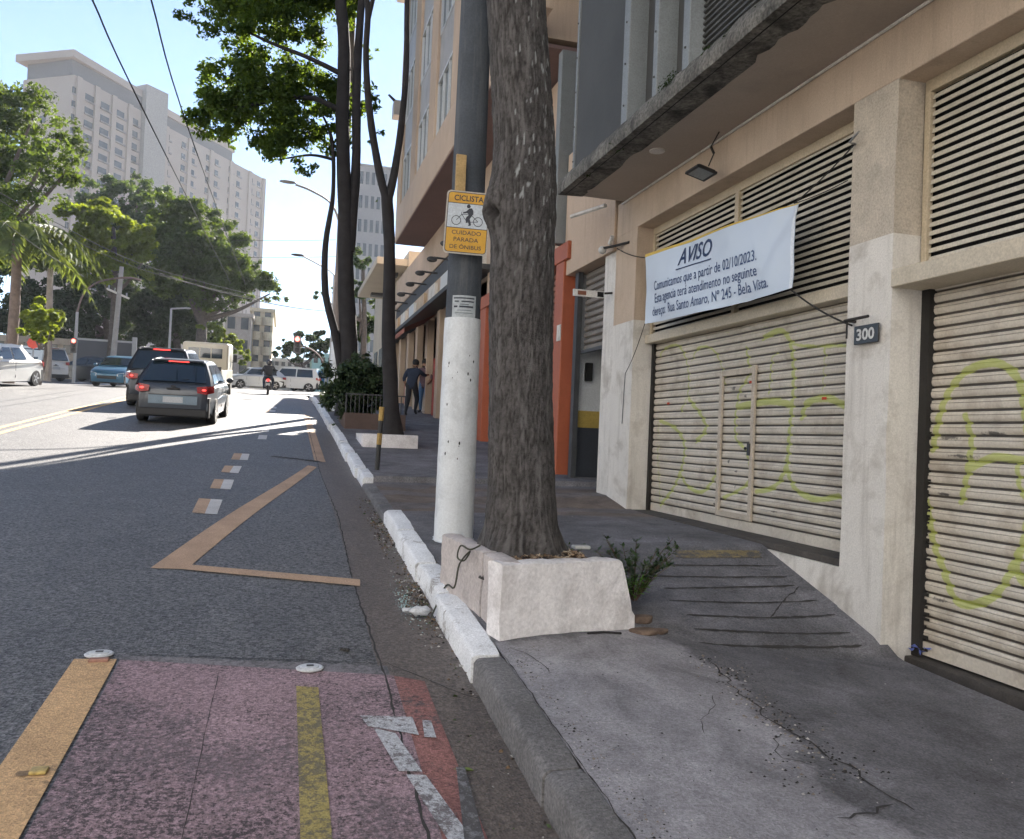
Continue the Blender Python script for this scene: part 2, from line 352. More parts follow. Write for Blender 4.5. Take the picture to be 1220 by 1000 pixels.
def shrink(p, k): return p
def mark(c4, m, name='road_marking', lift=.004, nx=4, ny=None, px=True):
    """painted sheet on the road, four corners (bottom-left, bottom-right, top-right, top-left)"""
    P = [(aR(*q).xy if px else Vector(q)) for q in c4]
    ny = ny or max(2, int(abs(P[3].y-P[0].y)/.2)+1); mb = MB()
    for j in range(ny+1):
        for i in range(nx+1):
            u, v = i/nx, j/ny; q = (P[0]*(1-u)+P[1]*u)*(1-v)+(P[3]*(1-u)+P[2]*u)*v
            z = prof(q.y) - (.035*sstep((q.x-.57)/.5) if q.x > .57 else 0)
            mb.v.append((q.x, q.y, z+lift))
    mb.f = [(j*(nx+1)+i, j*(nx+1)+i+1, (j+1)*(nx+1)+i+1, (j+1)*(nx+1)+i) for j in range(ny) for i in range(nx)]; mb.m = [0]*len(mb.f)
    return tag(mb.build(name, m, fix=False), kind='structure')
A0 = (.085, .083, .085)
RED = worn('red_lane_paint', (.31, .215, .235), (.095, .082, .088), wear=.75, scale=40, thr=.54)
REDB = worn('red_lane_paint_bright', (.27, .125, .11), (.09, .083, .082), wear=.8, scale=20, thr=.56)
ORG = worn('yellow_line_paint', (.55, .36, .19), (.14, .105, .07), wear=.7, scale=24, thr=.66)
ORG2 = worn('yellow_line_paint_dull', (.44, .30, .20), (.13, .11, .09), wear=.7, scale=30, thr=.64)
YEL = worn('faded_yellow_paint', (.36, .29, .10), (.11, .10, .085), wear=.8, scale=26, thr=.5)
speckle(RED, 85, .35, (38, .72, .85)); speckle(REDB, 85, .3, (38, .78, .7))
WHT = worn('white_road_paint', (.46, .47, .49), (.12, .10, .10), wear=.85, scale=30, thr=.50)
WHT2 = worn('white_dash_paint', (.55, .54, .53), (.13, .12, .11), wear=.6, scale=30, thr=.66)
mark([(-.79, 1.2), (.60, 1.2), (.64, 4.58), (-.79, 4.93)], RED, 'red_lane_patch', .004, 8, px=False)
mark([(.601, 1.2), (.78, 1.2), (.80, 4.52), (.641, 4.575)], REDB, 'red_lane_patch_edge', .004, 4, px=False)
mark([(-.80, 4.935), (.62, 4.585), (.62, 4.72), (-.80, 5.0)], worn('pale_edge_paint', (.20, .19, .20), A0, wear=.8, scale=30, thr=.5), 'patch_edge_line', .004, 8, px=False)
mark([(-1.03, 1.2), (-.805, 1.2), (-.805, 4.93), (-1.02, 4.95)], ORG, 'yellow_lane_line', .008, 3, px=False)
mark([(.125, 1.2), (.235, 1.2), (.235, 4.44), (.125, 4.47)], YEL, 'faded_yellow_line', .008, 2, px=False)
def zp(x, y): return (400+x/3.125, 680+y/3.125)
mark([zp(120, 590), zp(310, 620), zp(285, 550), zp(90, 548)], WHT, 'white_arrow_bar', .010, 3)
mark([zp(235, 760), zp(322, 762), zp(222, 618), zp(140, 596)], WHT, 'white_arrow_stroke', .013, 3)
mark([zp(420, 1020), zp(520, 1020), zp(335, 772), zp(262, 770)], WHT, 'white_arrow_stroke', .010, 3)
mark([zp(480, 1020), zp(560, 1020), zp(480, 730), zp(448, 730)], worn('white_ghost_paint', (.22, .22, .23), (.08, .075, .075), wear=.95, scale=16, thr=.42), 'white_arrow_trace', .012, 3)
mark([zp(330, 625), zp(375, 622), zp(355, 560), zp(322, 562)], WHT, 'white_arrow_tip', .010, 2)
mark([(179, 678), (222, 679.5), (377.5, 557), (367, 555)], ORG2, 'zigzag_line', .005, 3)
mark([(221, 680), (429, 700), (429, 692), (221, 674)], ORG2, 'zigzag_line_end', .009, 10, 2)
def z5(x, y): return (x/2.173, 540+y/2.173)
for (a, b, c, d, e, f) in (((497, 155), (530, 158), (562, 160), (576, 122), (546, 120), (515, 118)), ((543, 92), (570, 93), (597, 95), (606, 70), (580, 69), (555, 68)),
                           ((572, 50), (594, 51), (617, 53), (626, 35), (605, 34), (582, 33)), ((598, 17), (620, 18), (641, 19), (646, 3), (627, 2), (606, 1))):
    mark([z5(*a), z5(*b), z5(*e), z5(*f)], ORG2, 'lane_dash_yellow', .005, 2); mark([z5(*b), z5(*c), z5(*d), z5(*e)], WHT2, 'lane_dash_white', .005, 2)
for k in range(7):
    y = 17.6+k*1.75; x = -.66+.012*k
    mark([(x, y), (x+.17, y), (x+.17, y+.9), (x, y+.9)], ORG2 if k > 2 else ASPH, 'lane_dash_yellow', .005, 2, px=False) if k > 2 else None
    mark([(x+.172, y), (x+.34, y), (x+.34, y+.9), (x+.172, y+.9)], WHT2, 'lane_dash_white', .005, 2, px=False)
mark([(.52, 14.2), (.70, 14.2), (.72, 25.5), (.56, 25.5)], ORG2, 'edge_line', .006, 2, px=False)
for x in (-5.25, -4.95): mark([(x, 10), (x+.13, 10), (x+.13, 40), (x, 40)], worn('centre_line_paint', (.5, .33, .16), (.07, .065, .06), wear=.6, scale=12, thr=.6), 'centre_line', .005, 1, px=False)
for k in range(9): mark([(-10.5+k*1.25, 46.2), (-9.9+k*1.25, 46.2), (-9.9+k*1.25, 49.2), (-10.5+k*1.25, 49.2)], WHT2, 'zebra_stripe', .012, 1, px=False)

def ribbon(pts, wd, name, m, zf, lift=.004, jag=.0, seed=0, close=2, kind='structure'):
    P = [Vector(p[:2]) for p in pts]; Q = []
    for a, b in zip(P, P[1:]):
        n = max(1, int((b-a).length/.05)); Q += [a+(b-a)*i/n for i in range(n)]
    Q.append(P[-1]); r = random.Random(seed); mb = MB(); vs = []
    for i, q in enumerate(Q):
        t = (Q[min(i+1, len(Q)-1)]-Q[max(0, i-1)]).normalized(); nn = Vector((-t.y, t.x))
        c = q+nn*jag*(noise.noise(Vector((q.x*9+seed, q.y*9, 0)))*2+r.uniform(-.3, .3)); k = wd*(.35+.9*r.random())*.5 if jag else wd*r.uniform(.40, .6)
        if i in (0, len(Q)-1): k *= .3
        for s in (-1, 1): p = c+nn*k*s; vs.append((p.x, p.y, zf(p.x, p.y)+lift))
    mb.add(vs, [(2*i, 2*i+1, 2*i+3, 2*i+2) for i in range(len(Q)-1)]); return tag(mb.build(name, m, fix=False), kind=kind)
CRK = mat('crack_dark', (.045, .042, .04), rough=1, var=.2, bump=0)
ribbon([aR(323, 544), aR(352, 547), aR(383, 551)], .12, 'tar_seam', CRK, road, .006, .01, 3)
ribbon([(-.78, 5.02), (-.2, 4.9), (.62, 4.75), (.95, 4.4), (1.06, 4.3)], .009, 'road_crack', CRK, lambda x, y: prof(y)-.035*sstep((x-.57)/.5), .006, .012, 4)
ribbon([(.60, 1.3), (.57, 3), (.59, 4.6), (.56, 6.5), (.60, 9), (.56, 13), (.58, 20)], .012, 'road_seam', CRK, road, .006, .006, 5)
ribbon([(-.28, 1.3), (-.27, 4.7)], .004, 'road_crack', CRK, road, .006, .002, 6)

for _m in (ORG, YEL, WHT): speckle(_m, 90, .18, (45, .80, .7))
# kerb stones
KC = mat('kerb_concrete', (.15, .145, .145), rough=.9, var=.25, vs=3, fine=.15, fs=50, bump=.5, bs=60, dirt=(.08, .076, .072), dirt_amt=.7, dirt_s=2.5)
KW = worn('kerb_white_paint', (.72, .73, .74), (.26, .24, .22), wear=.9, scale=9, thr=.60)
def kerb_stones(name, segs, m, jit=.0, bev=.018):
    mb = MB(); r = random.Random(3)
    for (y0, y1) in segs:
        dx, dz = r.uniform(-jit, jit), r.uniform(-jit, jit)*.5; tw = r.uniform(-jit, jit)*.6; n = max(2, int((y1-y0)/.12)); vs = []
        for i in range(n+1):
            y = y0+.006+(y1-y0-.012)*i/n; xo = dx+tw*(i/n-.5)+(.005+jit*.45)*noise.noise(Vector((0, y*5, 1))); zt = kerbz(y)+dz+(.004+jit*.35)*noise.noise(Vector((3, y*6, 1)))
            b = bev*(1+.5*noise.noise(Vector((7, y*7, 0))))
            e = .012 if i in (0, n) else 0
            vs += [(1.07+xo, y, prof(y)-.12), (1.07+xo, y, zt-b-e), (1.075+b*.3+xo, y, zt-b*.3-e), (1.07+b*1.1+xo, y, zt-e), (1.222+xo*.5, y, zt-e+.004), (1.222+xo*.5, y, prof(y)-.12)]
        fs = [(i*6+k, i*6+(k+1) % 6, (i+1)*6+(k+1) % 6, (i+1)*6+k) for i in range(n) for k in range(6)]+[tuple(range(6))[::-1], tuple(range(n*6, n*6+6))]
        mb.add(vs, fs)
    return struct(mb, name, m, smooth=True, angle=50)
kerb_stones('kerb', [(-4+k, -3+k) for k in range(6)]+[(2.0, 3.22), (3.22, 4.5)]+[(8.92, 9.8), (9.8, 10.7), (10.7, 11.6)], KC, .006, .03)
kerb_stones('painted_kerb', [(4.52, 5.75), (5.77, 6.55), (6.57, 7.75), (7.78, 8.85)]+[(11.63+k*1.0, 12.62+k*1.0) for k in range(28)], KW, .022, .022)

# pavement
SL = [aW(*p).xy for p in ((600, 768), (680, 757), (757, 747), (800, 765), (865, 800), (905, 850), (945, 890), (985, 955))]
SL = [Vector((1.1, 4.6))]+SL[1:]+[Vector((2.75, 2.3)), Vector((2.9, 1.2)), Vector((2.6, -3)), Vector((1.1, -3))]
def pdist(p, poly):
    ins = False; d = 9e9; n = len(poly)
    for i in range(n):
        a, b = poly[i], poly[(i+1) % n]
        if (a.y > p.y) != (b.y > p.y) and p.x < (b.x-a.x)*(p.y-a.y)/(b.y-a.y)+a.x: ins = not ins
        e = b-a; t = max(0, min(1, (p-a).dot(e)/max(1e-9, e.length_squared))); d = min(d, (p-a-e*t).length)
    return d if ins else -d
def a_slab(x, y): return max(0, min(1, .5+pdist(Vector((x, y)), SL)/.6)) if y < 6 else 0.
def a_brown(x, y): return (sstep((y-8.5)/.6)*(1-sstep((y-11.3)/.3))*(.35+.4*(sin(y*7+noise.noise(Vector((x*2, y, 0)))*2.5) > 0))) if 8 < y < 12 else 0.
PV = mat('pavement_concrete', (.155, .152, .162), rough=.9, var=.28, vs=1.3, fine=.14, fs=70, bump=.5, bs=55, dirt=(.07, .067, .068), dirt_amt=.6, dirt_s=1.1,
         attrs=(('slab', (.34, .33, .35), (4, .5, .85)), ('brown', (.17, .125, .09), None)))
_nt = PV.node_tree; _b0 = [n for n in _nt.nodes if n.type == 'BSDF_PRINCIPLED'][0]; _src = _b0.inputs['Base Color'].links[0].from_socket
_tc = [n for n in _nt.nodes if n.type == 'TEX_COORD'][0]
_n = _nt.nodes.new('ShaderNodeTexNoise'); _n.inputs['Scale'].default_value = 2.2; _n.inputs['Detail'].default_value = 9; _n.inputs['Roughness'].default_value = .72; _n.inputs['Distortion'].default_value = .5
_nt.links.new(_tc.outputs['Object'], _n.inputs['Vector'])
_r = _nt.nodes.new('ShaderNodeMapRange'); _r.inputs[1].default_value = .35; _r.inputs[2].default_value = .68; _r.inputs[3].default_value = .62; _r.inputs[4].default_value = 1.3
_nt.links.new(_n.outputs['Fac'], _r.inputs[0]); _s = _nt.nodes.new('ShaderNodeVectorMath'); _s.operation = 'SCALE'
_nt.links.new(_src, _s.inputs[0]); _nt.links.new(_r.outputs[0], _s.inputs['Scale']); _nt.links.new(_s.outputs[0], _b0.inputs['Base Color'])
speckle(PV, 110, .22, (16, .82, .5)); speckle(KC, 100, .2, (20, .82, .5))
_xs = [1.2245]+[1.28+.06*i for i in range(50)]+[4.26, 4.4, 4.7, 5.2]
_ys = [-6+.5*i for i in range(14)]+[1+.06*i for i in range(177)]+[11.625, 11.645, 11.7]+[12+.25*i for i in range(137)]
def walk2(x, y):
    z = walk(x, y) if y <= 11.63 or y > 11.64 else walk(x, y)
    if x > 4.3 and y < 10: z = min(z, lin(y, FAC)) - .3
    return z
sheet(_xs, _ys, walk2, 'pavement', PV, {'slab': a_slab, 'brown': a_brown})
WK = lambda x, y: walk(x, y)
def z4(x, y): return aW(700+x/3.389, 560+y/3.389)
for i, g in enumerate((((300, 387), (770, 390)), ((265, 432), (805, 434)), ((305, 482), (560, 478), (840, 470)), ((330, 530), (640, 540), (930, 530)), ((400, 588), (700, 600), (1000, 588)),
                       ((430, 645), (800, 662), (1060, 660)), ((450, 700), (800, 718), (1110, 712)))):
    ribbon([z4(*p) for p in g], .026, 'ramp_groove', CRK, WK, .005, .004, 20+i)
ribbon([z4(860, 475), z4(800, 520), z4(740, 600)], .012, 'pavement_crack', CRK, WK, .005, .01, 31)
def zc(x, y): return aW(760+x/2.5, 600+y/2.5)
for i, (g, wd) in enumerate(((((210, 465), (255, 510), (300, 570), (345, 600), (400, 650), (450, 680), (530, 730), (640, 800), (760, 880), (830, 920)), .022), (((230, 575), (205, 640), (190, 690)), .007), (((430, 690), (400, 740), (520, 790)), .014), (((590, 940), (700, 920), (760, 900)), .02))):
    ribbon([zc(*p) for p in g], wd*.6, 'pavement_crack', CRK, WK, .005, .03, 40+i)
ribbon([(1.3, 4.6), (1.42, 4.35), (1.40, 4.2)], .006, 'pavement_crack', CRK, WK, .005, .02, 60)
# joint between kerb and slab
ribbon([(1.225, 2.2), (1.228, 3.3), (1.226, 4.5)], .007, 'kerb_joint', CRK, lambda x, y: kerbz(y), .008, .006, 61)
# faded tactile strip at the ramp head: small lozenges
mb = MB(); TA = worn('tactile_paint', (.26, .205, .10), (.10, .095, .095), wear=.95, scale=12, thr=.46)
pa, pb, pc = aW(806, 657), aW(905, 657), aW(806, 666)
for i in range(34):
    for j in range(4):
        u, v = (i+.5*(j % 2))/34, (j+.5)/4; q = pa.lerp(pb, u).xy+(pc-pa).xy*v; a = .022
        mb.poly([(q.x+dx*a, q.y+dy*a*1.2, walk(q.x+dx*a, q.y+dy*a*1.2)+.006) for dx, dy in ((-1, 0), (0, -1), (1, 0), (0, 1))])
struct(mb, 'tactile_strip', TA, fix=False)
mb = MB(); r = random.Random(77)
for k in range(1100):
    if k % 3 == 0: y = r.uniform(2.3, 4.6); x = 1.26+abs(r.gauss(0, .10))
    elif k % 3 == 1:
        q = zc(*r.choice(((255, 510), (300, 570), (345, 600), (400, 650), (530, 730), (440, 800), (230, 480), (640, 800)))); x, y = q.x+r.gauss(0, .09), q.y+r.gauss(0, .10)
    else: x, y = r.uniform(1.3, 4.1), r.uniform(2.3, 9)
    if x > 4.12 or x < 1.24 or (x < 2.5 and 4.7 < y < 6.1): continue
    s = r.uniform(.0015, .005)*(1.6 if r.random() < .06 else 1)*(1.7 if k % 3 == 1 else 1); M = Matrix.Translation((x, y, walk(x, y)+.001)) @ Matrix.Rotation(r.uniform(0, 6), 4, 'Z')
    mb.add([M @ Vector(p) for p in ((-s, -s, 0), (s, -s*.7, 0), (s*.6, s, 0), (-s, s*.5, 0), (0, 0, s*.9))], [(0, 1, 4), (1, 2, 4), (2, 3, 4), (3, 0, 4)], r.choice((0, 0, 0, 1, 1, 2)))
tag(mb.build('pavement_grit', [mat('grit_dark', (.03, .028, .026), rough=1, bump=0), mat('grit_mid', (.2, .17, .14), rough=1, bump=0), mat('grit_pale', (.45, .43, .4), rough=.9, bump=0)], fix=False), 'loose grit and crumbs of broken concrete scattered over the pavement', 'grit', kind='stuff')
# left pavement, island
mb = MB()
for (x0, x1, y0, y1) in ((-18, -12.3, -10, 44),):
    for i in range(int((y1-y0)/1)):
        a, b = y0+i, y0+i+1; mb.add([(x0, a, prof(a)+.13), (x1, a, prof(a)+.13), (x1, b, prof(b)+.13), (x0, b, prof(b)+.13), (x1, a, prof(a)-.1), (x1, b, prof(b)-.1)], [(0, 1, 2, 3), (1, 4, 5, 2)])
struct(mb, 'far_pavement', mat('far_paving', (.28, .25, .22), rough=.9, var=.2, vs=1, bump=0))
# ------------------------------------------------------------------ near building with the roller shutters
WALLB = mat('render_beige', (.53, .42, .32), rough=.9, var=.1, vs=1.5, fine=.05, fs=70, bump=.25, bs=30, dirt=(.33, .25, .18), dirt_amt=.45, dirt_s=1.2, streak=((.25, .2, .16), .35))
PILW = mat('pillar_white', (.68, .65, .60), rough=.85, var=.08, vs=1.2, fine=.06, fs=80, bump=.4, bs=22, dirt=(.33, .29, .24), dirt_amt=.75, dirt_s=2.6, streak=((.3, .27, .23), .45))
PILG = mat('pillar_grey_render', (.50, .44, .36), rough=.95, var=.16, vs=3, fine=.1, fs=60, bump=.6, bs=14, dirt=(.22, .2, .17), dirt_amt=.6, dirt_s=2.0)
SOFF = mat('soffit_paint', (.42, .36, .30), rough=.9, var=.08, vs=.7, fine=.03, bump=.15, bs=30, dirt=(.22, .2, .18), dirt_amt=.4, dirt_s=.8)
FASC = mat('mossy_concrete', (.15, .142, .125), rough=.95, var=.4, vs=4, fine=.25, fs=30, bump=.8, bs=30, dirt=(.012, .013, .010), dirt_amt=1., dirt_s=2.2, streak=((.015, .015, .012), .9))
PANEL = mat('dark_metal_panel', (.065, .067, .068), rough=.8, var=.15, vs=.8, fine=.04, bump=.08, bs=20, metal=0, dirt=(.07, .075, .075), dirt_amt=.5, dirt_s=.9)
PANELL = mat('pale_metal_edge', (.20, .215, .22), rough=.55, var=.12, vs=2, bump=.1, dirt=(.15, .16, .16), dirt_amt=.6, dirt_s=4)
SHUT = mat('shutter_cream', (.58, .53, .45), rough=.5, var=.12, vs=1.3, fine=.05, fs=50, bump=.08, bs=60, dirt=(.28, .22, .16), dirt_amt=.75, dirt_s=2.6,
           attrs=(('groove_dark', (.05, .04, .032), None), ('paint', (.42, .47, .09), (7, .3, .72)), ('scuff', (.03, .028, .03), (22, .45, .8))))
SHUTG = mat('louvre_cream', (.54, .50, .42), rough=.55, var=.08, vs=2, bump=.08, dirt=(.28, .24, .18), dirt_amt=.5, dirt_s=3)
BLACK = mat('dark_void', (.012, .012, .012), rough=1, var=0, fine=0, bump=0)
FX = 4.2
bank = T('shuttered_building', 'beige building with graffitied roller shutters, canopy slab and dark panelled upper storeys', 'building', (FX, 5.2, .3))
# wall with openings: pillars, lintel, plinth
Z_S, Z_L, Z_SPL = 4.86, 4.43, 3.32
mb = MB()
mb.box(FX, 5.4, -8, 10.48, Z_L, Z_S+.02, 0)                      # lintel
mb.build('lintel', [WALLB], bank, bevel=.006, seg=1)
def pillar(y0, y1, zb, name, lo, hi, split=True, x0=FX, x1=5.0):
    mb = MB(); r = random.Random(int(y0*10)); zs = [zb, zb+.02]+[zb+.15*i for i in range(1, int((Z_L-zb)/.15))]+[Z_L]
    vs = []
    for z in zs:
        for (x, y) in ((x0, y0), (x0, y1), (x1, y1), (x1, y0)):
            j = .006; fl = .012*max(0, 1-(z-zb)/.3)
            q = Vector((x*2, y*7, z*2.5)); vs.append((x+j*noise.noise(q)-fl*(x == x0), y+j*noise.noise(q+Vector((5, 0, 0)))*1.5+(fl if y == y1 else -fl)*.6, z))
    fs = []; ms = []
    for i in range(len(zs)-1):
        for k in range(4): fs.append((i*4+k, i*4+(k+1) % 4, (i+1)*4+(k+1) % 4, (i+1)*4+k)); ms.append(1 if zs[i] > Z_SPL-.1 and split else 0)
    mb.v = vs; mb.f = fs; mb.m = ms
    return mb.build(name, [lo, hi], bank, bevel=0, smooth=True, angle=30)
pillar(5.13, 5.62, .15, 'pillar', PILW, PILG)
pillar(9.80, 10.48, .7, 'pillar', PILW, WALLB)
pillar(-8, .95, -.6, 'pillar', PILW, WALLB)
# plinth under shutter 1 and the dark step on it
mb = MB()
mb.box(FX+.012, 5.0, 5.62, 9.80, .1, .80, 0); mb.build('plinth', [PILW], bank)
mb = MB(); mb.box(FX+.03, 5.0, 5.60, 9.82, .80, .86, 0); mb.build('threshold', [mat('threshold_dark', (.07, .062, .055), rough=.9, var=.3, vs=5, bump=.5)], bank, bevel=.012)
mb = MB(); mb.box(4.40, 5.0, .95, 5.13, .0, .25, 0); mb.build('threshold', [MATS['threshold_dark']], bank, bevel=.02)
mb = MB(); mb.box(5.05, 13, -8, 10.48, -.6, 26, 0); mb.box(3.62, 5.05, -8, 10.30, 5.2, 26, 0); mb.build('upper_wall', [mat('upper_wall_grey', (.10, .105, .11), rough=.8, var=.1, bump=.2)], bank)
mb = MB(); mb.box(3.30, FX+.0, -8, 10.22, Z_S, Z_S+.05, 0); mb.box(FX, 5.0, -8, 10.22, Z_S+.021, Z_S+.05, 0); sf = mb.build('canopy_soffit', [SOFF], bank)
mb = MB()                                                          # rough, moss-eaten canopy edge
n = 200; vs = []
for i in range(n+1):
    y = -8+18.24*i/n
    for (x, z) in ((3.31, Z_S-.012), (3.27, Z_S-.012), (3.262, Z_S+.03), (3.27, Z_S+.10), (3.30, Z_S+.19), (3.42, Z_S+.24), (3.6, Z_S+.24), (3.6, Z_S+.0)):
        q = Vector((x*9, y*6, z*9)); k = .018 if z > Z_S+.05 else .004
        vs.append((x+k*noise.noise(q), y, z+k*noise.noise(q+Vector((9, 1, 1)))))
m_ = 8; mb.add(vs, [(i*m_+k, i*m_+(k+1) % m_, (i+1)*m_+(k+1) % m_, (i+1)*m_+k) for i in range(n) for k in range(m_)]+[tuple(range(m_)), tuple(range(n*m_, n*m_+m_))])
fa = mb.build('canopy_edge', [FASC], bank, smooth=True, angle=60)
mb = MB(); mb.tube([(3.36, -8, Z_S-.006), (3.36, 10.2, Z_S-.006)], .008, 6); mb.build('drip_groove', [BLACK], sf)
mb = MB(); mb.tube([(4.185, -8, Z_S-.012), (4.185, 10.3, Z_S-.012)], .014, 6); mb.build('conduit', [PILW], bank)
# metal panels and fins above the canopy
def panel_row():
    pz0, pz1 = Z_S+.22, 12.5
    mb = MB(); mb.box(3.46, 3.50, 8.35, 10.16, pz0, pz1); mb.build('metal_panel', [PANEL], bank, bevel=.004, seg=1)
    mb = MB(); mb.box(3.44, 3.62, 10.16, 10.22, pz0-.1, pz1); mb.build('panel_edge', [PANELL], bank, bevel=.004, seg=1)
    for (y, w_, m) in ((8.28, .16, PANELL), (7.52, .10, PANELL), (6.86, .13, PANELL), (3.9, .1, PANELL), (1.2, .1, PANELL)):
        mb = MB(); mb.box(3.34, 3.58, y-w_/2, y+w_/2, pz0-.05, pz1); mb.build('fin', [m], bank, bevel=.006, seg=1)
    for (y0, y1) in ((7.58, 8.2), (6.93, 7.47)):
        mb = MB(); mb.box(3.55, 3.58, y0, y1, pz0, pz1); mb.build('metal_panel', [PANEL], bank)
    mb = MB(); n = 0                                              # corrugated sheet, ribs running across
    prof2 = []; z = pz0
    while z < 8.5: prof2 += [(3.50, z), (3.47, z+.012), (3.47, z+.03), (3.50, z+.042)]; z += .055
    ny = 2
    for (x, z) in prof2: mb.v += [(x, -8, z), (x, 6.80, z)]
    mb.f = [(2*i, 2*i+1, 2*i+3, 2*i+2) for i in range(len(prof2)-1)]; mb.m = [0]*len(mb.f)
    mb.build('corrugated_panel', [PANEL], bank)
    for y in (10.19, 8.28, 7.52, 6.86):
        for k in range(6): mb = MB(); mb.ball((3.436 if y > 10 else 3.335, y, pz0+.2+k*.45), .012, 4); mb.build('rivet', [mat('rivet', (.08, .08, .08), rough=.6, bump=0)], bank)
panel_row()
# moss and little plants growing on the canopy edge
for i, (px, py, r, nn) in enumerate(((800, 100, .10, 260), (735, 172, .09, 200), (713, 190, .07, 130), (870, 45, .06, 120), (845, 62, .06, 110), (700, 205, .05, 80), (780, 125, .06, 100), (905, 15, .05, 70))):
    c = aX(px, py, 3.33); crown('edge_weed', [((c.x, c.y, c.z), (r*.9, r*2.2, r*1.2))], nn*2, .014, LEAF_D, bank, seed=50+i, shell=.1)

def shutter(y0, y1, z0, z1, x, pitch, paint, scuffs, name='roller_shutter', wicket=None):
    prof_ = [(0.0, .022), (.10, .022), (.15, .008), (.28, .001), (.42, -.003), (.60, -.003), (.66, .002), (.70, -.002), (.84, .002), (.92, .009), (.95, .022)]
    zs = []; k = 0
    nsl = int((z1-z0)/pitch)+1
    for i in range(nsl):
        for (t, dx) in prof_:
            z = z0+.10+(i+t)*pitch
            if z < z1: zs.append((z, dx, t))
    zs = [(z0, -.004, .5), (z0+.094, -.004, .5), (z0+.096, .0165, 0)]+zs
    rd = random.Random(int(y0*100)); dents = [(rd.uniform(y0+.3, y1-.3), rd.uniform(z0+.2, z0+1.7), rd.uniform(.06, .2), rd.uniform(.03, .08), rd.uniform(-.008, .014)) for _ in range(16)]
    ny = int((y1-y0)/.018); mb = MB(); pa = []; gr = []; sc = []
    strokes = []
    for (w_, st, pts) in paint:
        P = [Vector(p) for p in pts]; P = [Vector((q[0], q[1])) for q in smooth_path([Vector((p.x, p.y, 0)) for p in P], 5)]; strokes.append((w_, st, P, min(p.x for p in P)-w_*2, max(p.x for p in P)+w_*2, min(p.y for p in P)-w_*2, max(p.y for p in P)+w_*2))
    wav = [.004*noise.noise(Vector((0, z*3, 0))) for z, _, _ in zs]
    for j, (z, dx, t) in enumerate(zs):
        for i in range(ny+1):
            y = y0+(y1-y0)*i/ny
            dn = sum(q[4]*exp(-((y-q[0])/q[2])**2-((z-q[1])/q[3])**2) for q in dents)
            mb.v.append((x+dx+dn+wav[j]+.009*noise.noise(Vector((y*1.5, z*1.2, 4))), y, z)); v = 0
            for (w_, st, P, a, b, c, d) in strokes:
                if a < y < b and c < z < d:
                    q = Vector((y, z)); dm = 9
                    for A, B in zip(P, P[1:]):
                        e = B-A; tt = max(0, min(1, (q-A).dot(e)/max(1e-9, e.length_squared))); dm = min(dm, (q-A-e*tt).length)
                    v = max(v, st*max(0, min(1, 1.1-dm/w_)))
            pa.append(v)
            g = (.97 if dx > .01 else 0)+(.55 if t in (.66,) else 0)+.35*max(0, noise.noise(Vector((y*3, z*9, 7))))*(1 if abs(t-.5) > .2 else .4)  # darkest in the slat grooves, plus random grime
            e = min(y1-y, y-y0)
            g += max(0, 1-e/.05)*.3  # darker towards both side edges
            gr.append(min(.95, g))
            s = 0
            for (sy, sz, ry, rz) in scuffs: s = max(s, 1-sqrt(((y-sy)/ry)**2+((z-sz)/rz)**2))
            sc.append(max(0, s*.75))
    n = ny+1; mb.f = [(j*n+i, j*n+i+1, (j+1)*n+i+1, (j+1)*n+i) for j in range(len(zs)-1) for i in range(ny)]; mb.m = [0]*len(mb.f)
    mb.attr = {'paint': pa, 'groove_dark': gr, 'scuff': sc}
    return mb.build(name, [SHUT], bank, fix=False, smooth=True, angle=28)
def sA(x, y): p = aX(760+x/3.335, 370+y/3.335, 4.5); return (p.y, p.z)
def sB(x, y): p = aX(1040+x/2.222, 400+y/2.222, 4.5); return (p.y, p.z)
G1 = [(.055, .75, [(90, 440), (150, 470), (185, 540), (170, 640), (130, 720), (90, 770)]), (.04, .55, [(82, 450), (80, 600), (88, 780)]), (.05, .6, [(85, 190), (110, 150), (160, 140), (190, 190), (202, 280), (190, 350), (170, 400)]),
      (.045, .6, [(215, 200), (240, 150), (290, 150), (325, 200), (345, 290)]), (.055, .8, [(200, 350), (250, 420), (270, 470), (230, 520)]), (.03, .5, [(150, 250), (150, 360)]), (.03, .5, [(240, 330), (262, 470)]),
      (.055, .7, [(165, 640), (200, 700), (260, 720), (310, 650), (322, 570)]), (.05, .7, [(430, 150), (440, 250), (400, 330), (385, 500), (430, 560), (440, 680), (340, 745)]), (.04, .6, [(520, 330), (530, 200), (550, 170)]),
      (.065, .85, [(400, 382), (470, 368), (540, 362), (600, 375)]), (.055, .8, [(470, 720), (540, 700), (590, 620), (600, 480), (615, 330), (610, 150), (570, 80), (500, 110)]), (.055, .8, [(590, 600), (620, 700), (700, 750), (800, 738)]),
      (.065, .85, [(650, 425), (675, 365), (755, 350), (835, 385)]), (.035, .6, [(735, 320), (745, 140)]), (.03, .45, [(340, 90), (560, 60), (830, 45)]), (.05, .6, [(560, 75), (600, 110), (640, 140), (830, 140)]), (.035, .5, [(320, 570), (325, 780)])]
G2 = [(.05, .95, [(160, 300), (172, 230), (200, 150), (250, 92), (320, 72), (375, 100), (400, 170), (410, 300), (412, 420), (400, 540), (370, 610), (330, 680), (270, 712), (220, 700), (185, 620), (160, 540), (145, 440)]),
      (.045, .95, [(245, 212), (260, 300), (235, 440)]), (.05, .9, [(262, 350), (320, 322), (400, 328), (450, 300)]), (.04, .8, [(380, 330), (395, 420), (450, 440)]), (.05, .8, [(400, 540), (380, 620), (430, 690), (500, 710)]), (.04, .6, [(440, 120), (500, 240), (520, 500)])]
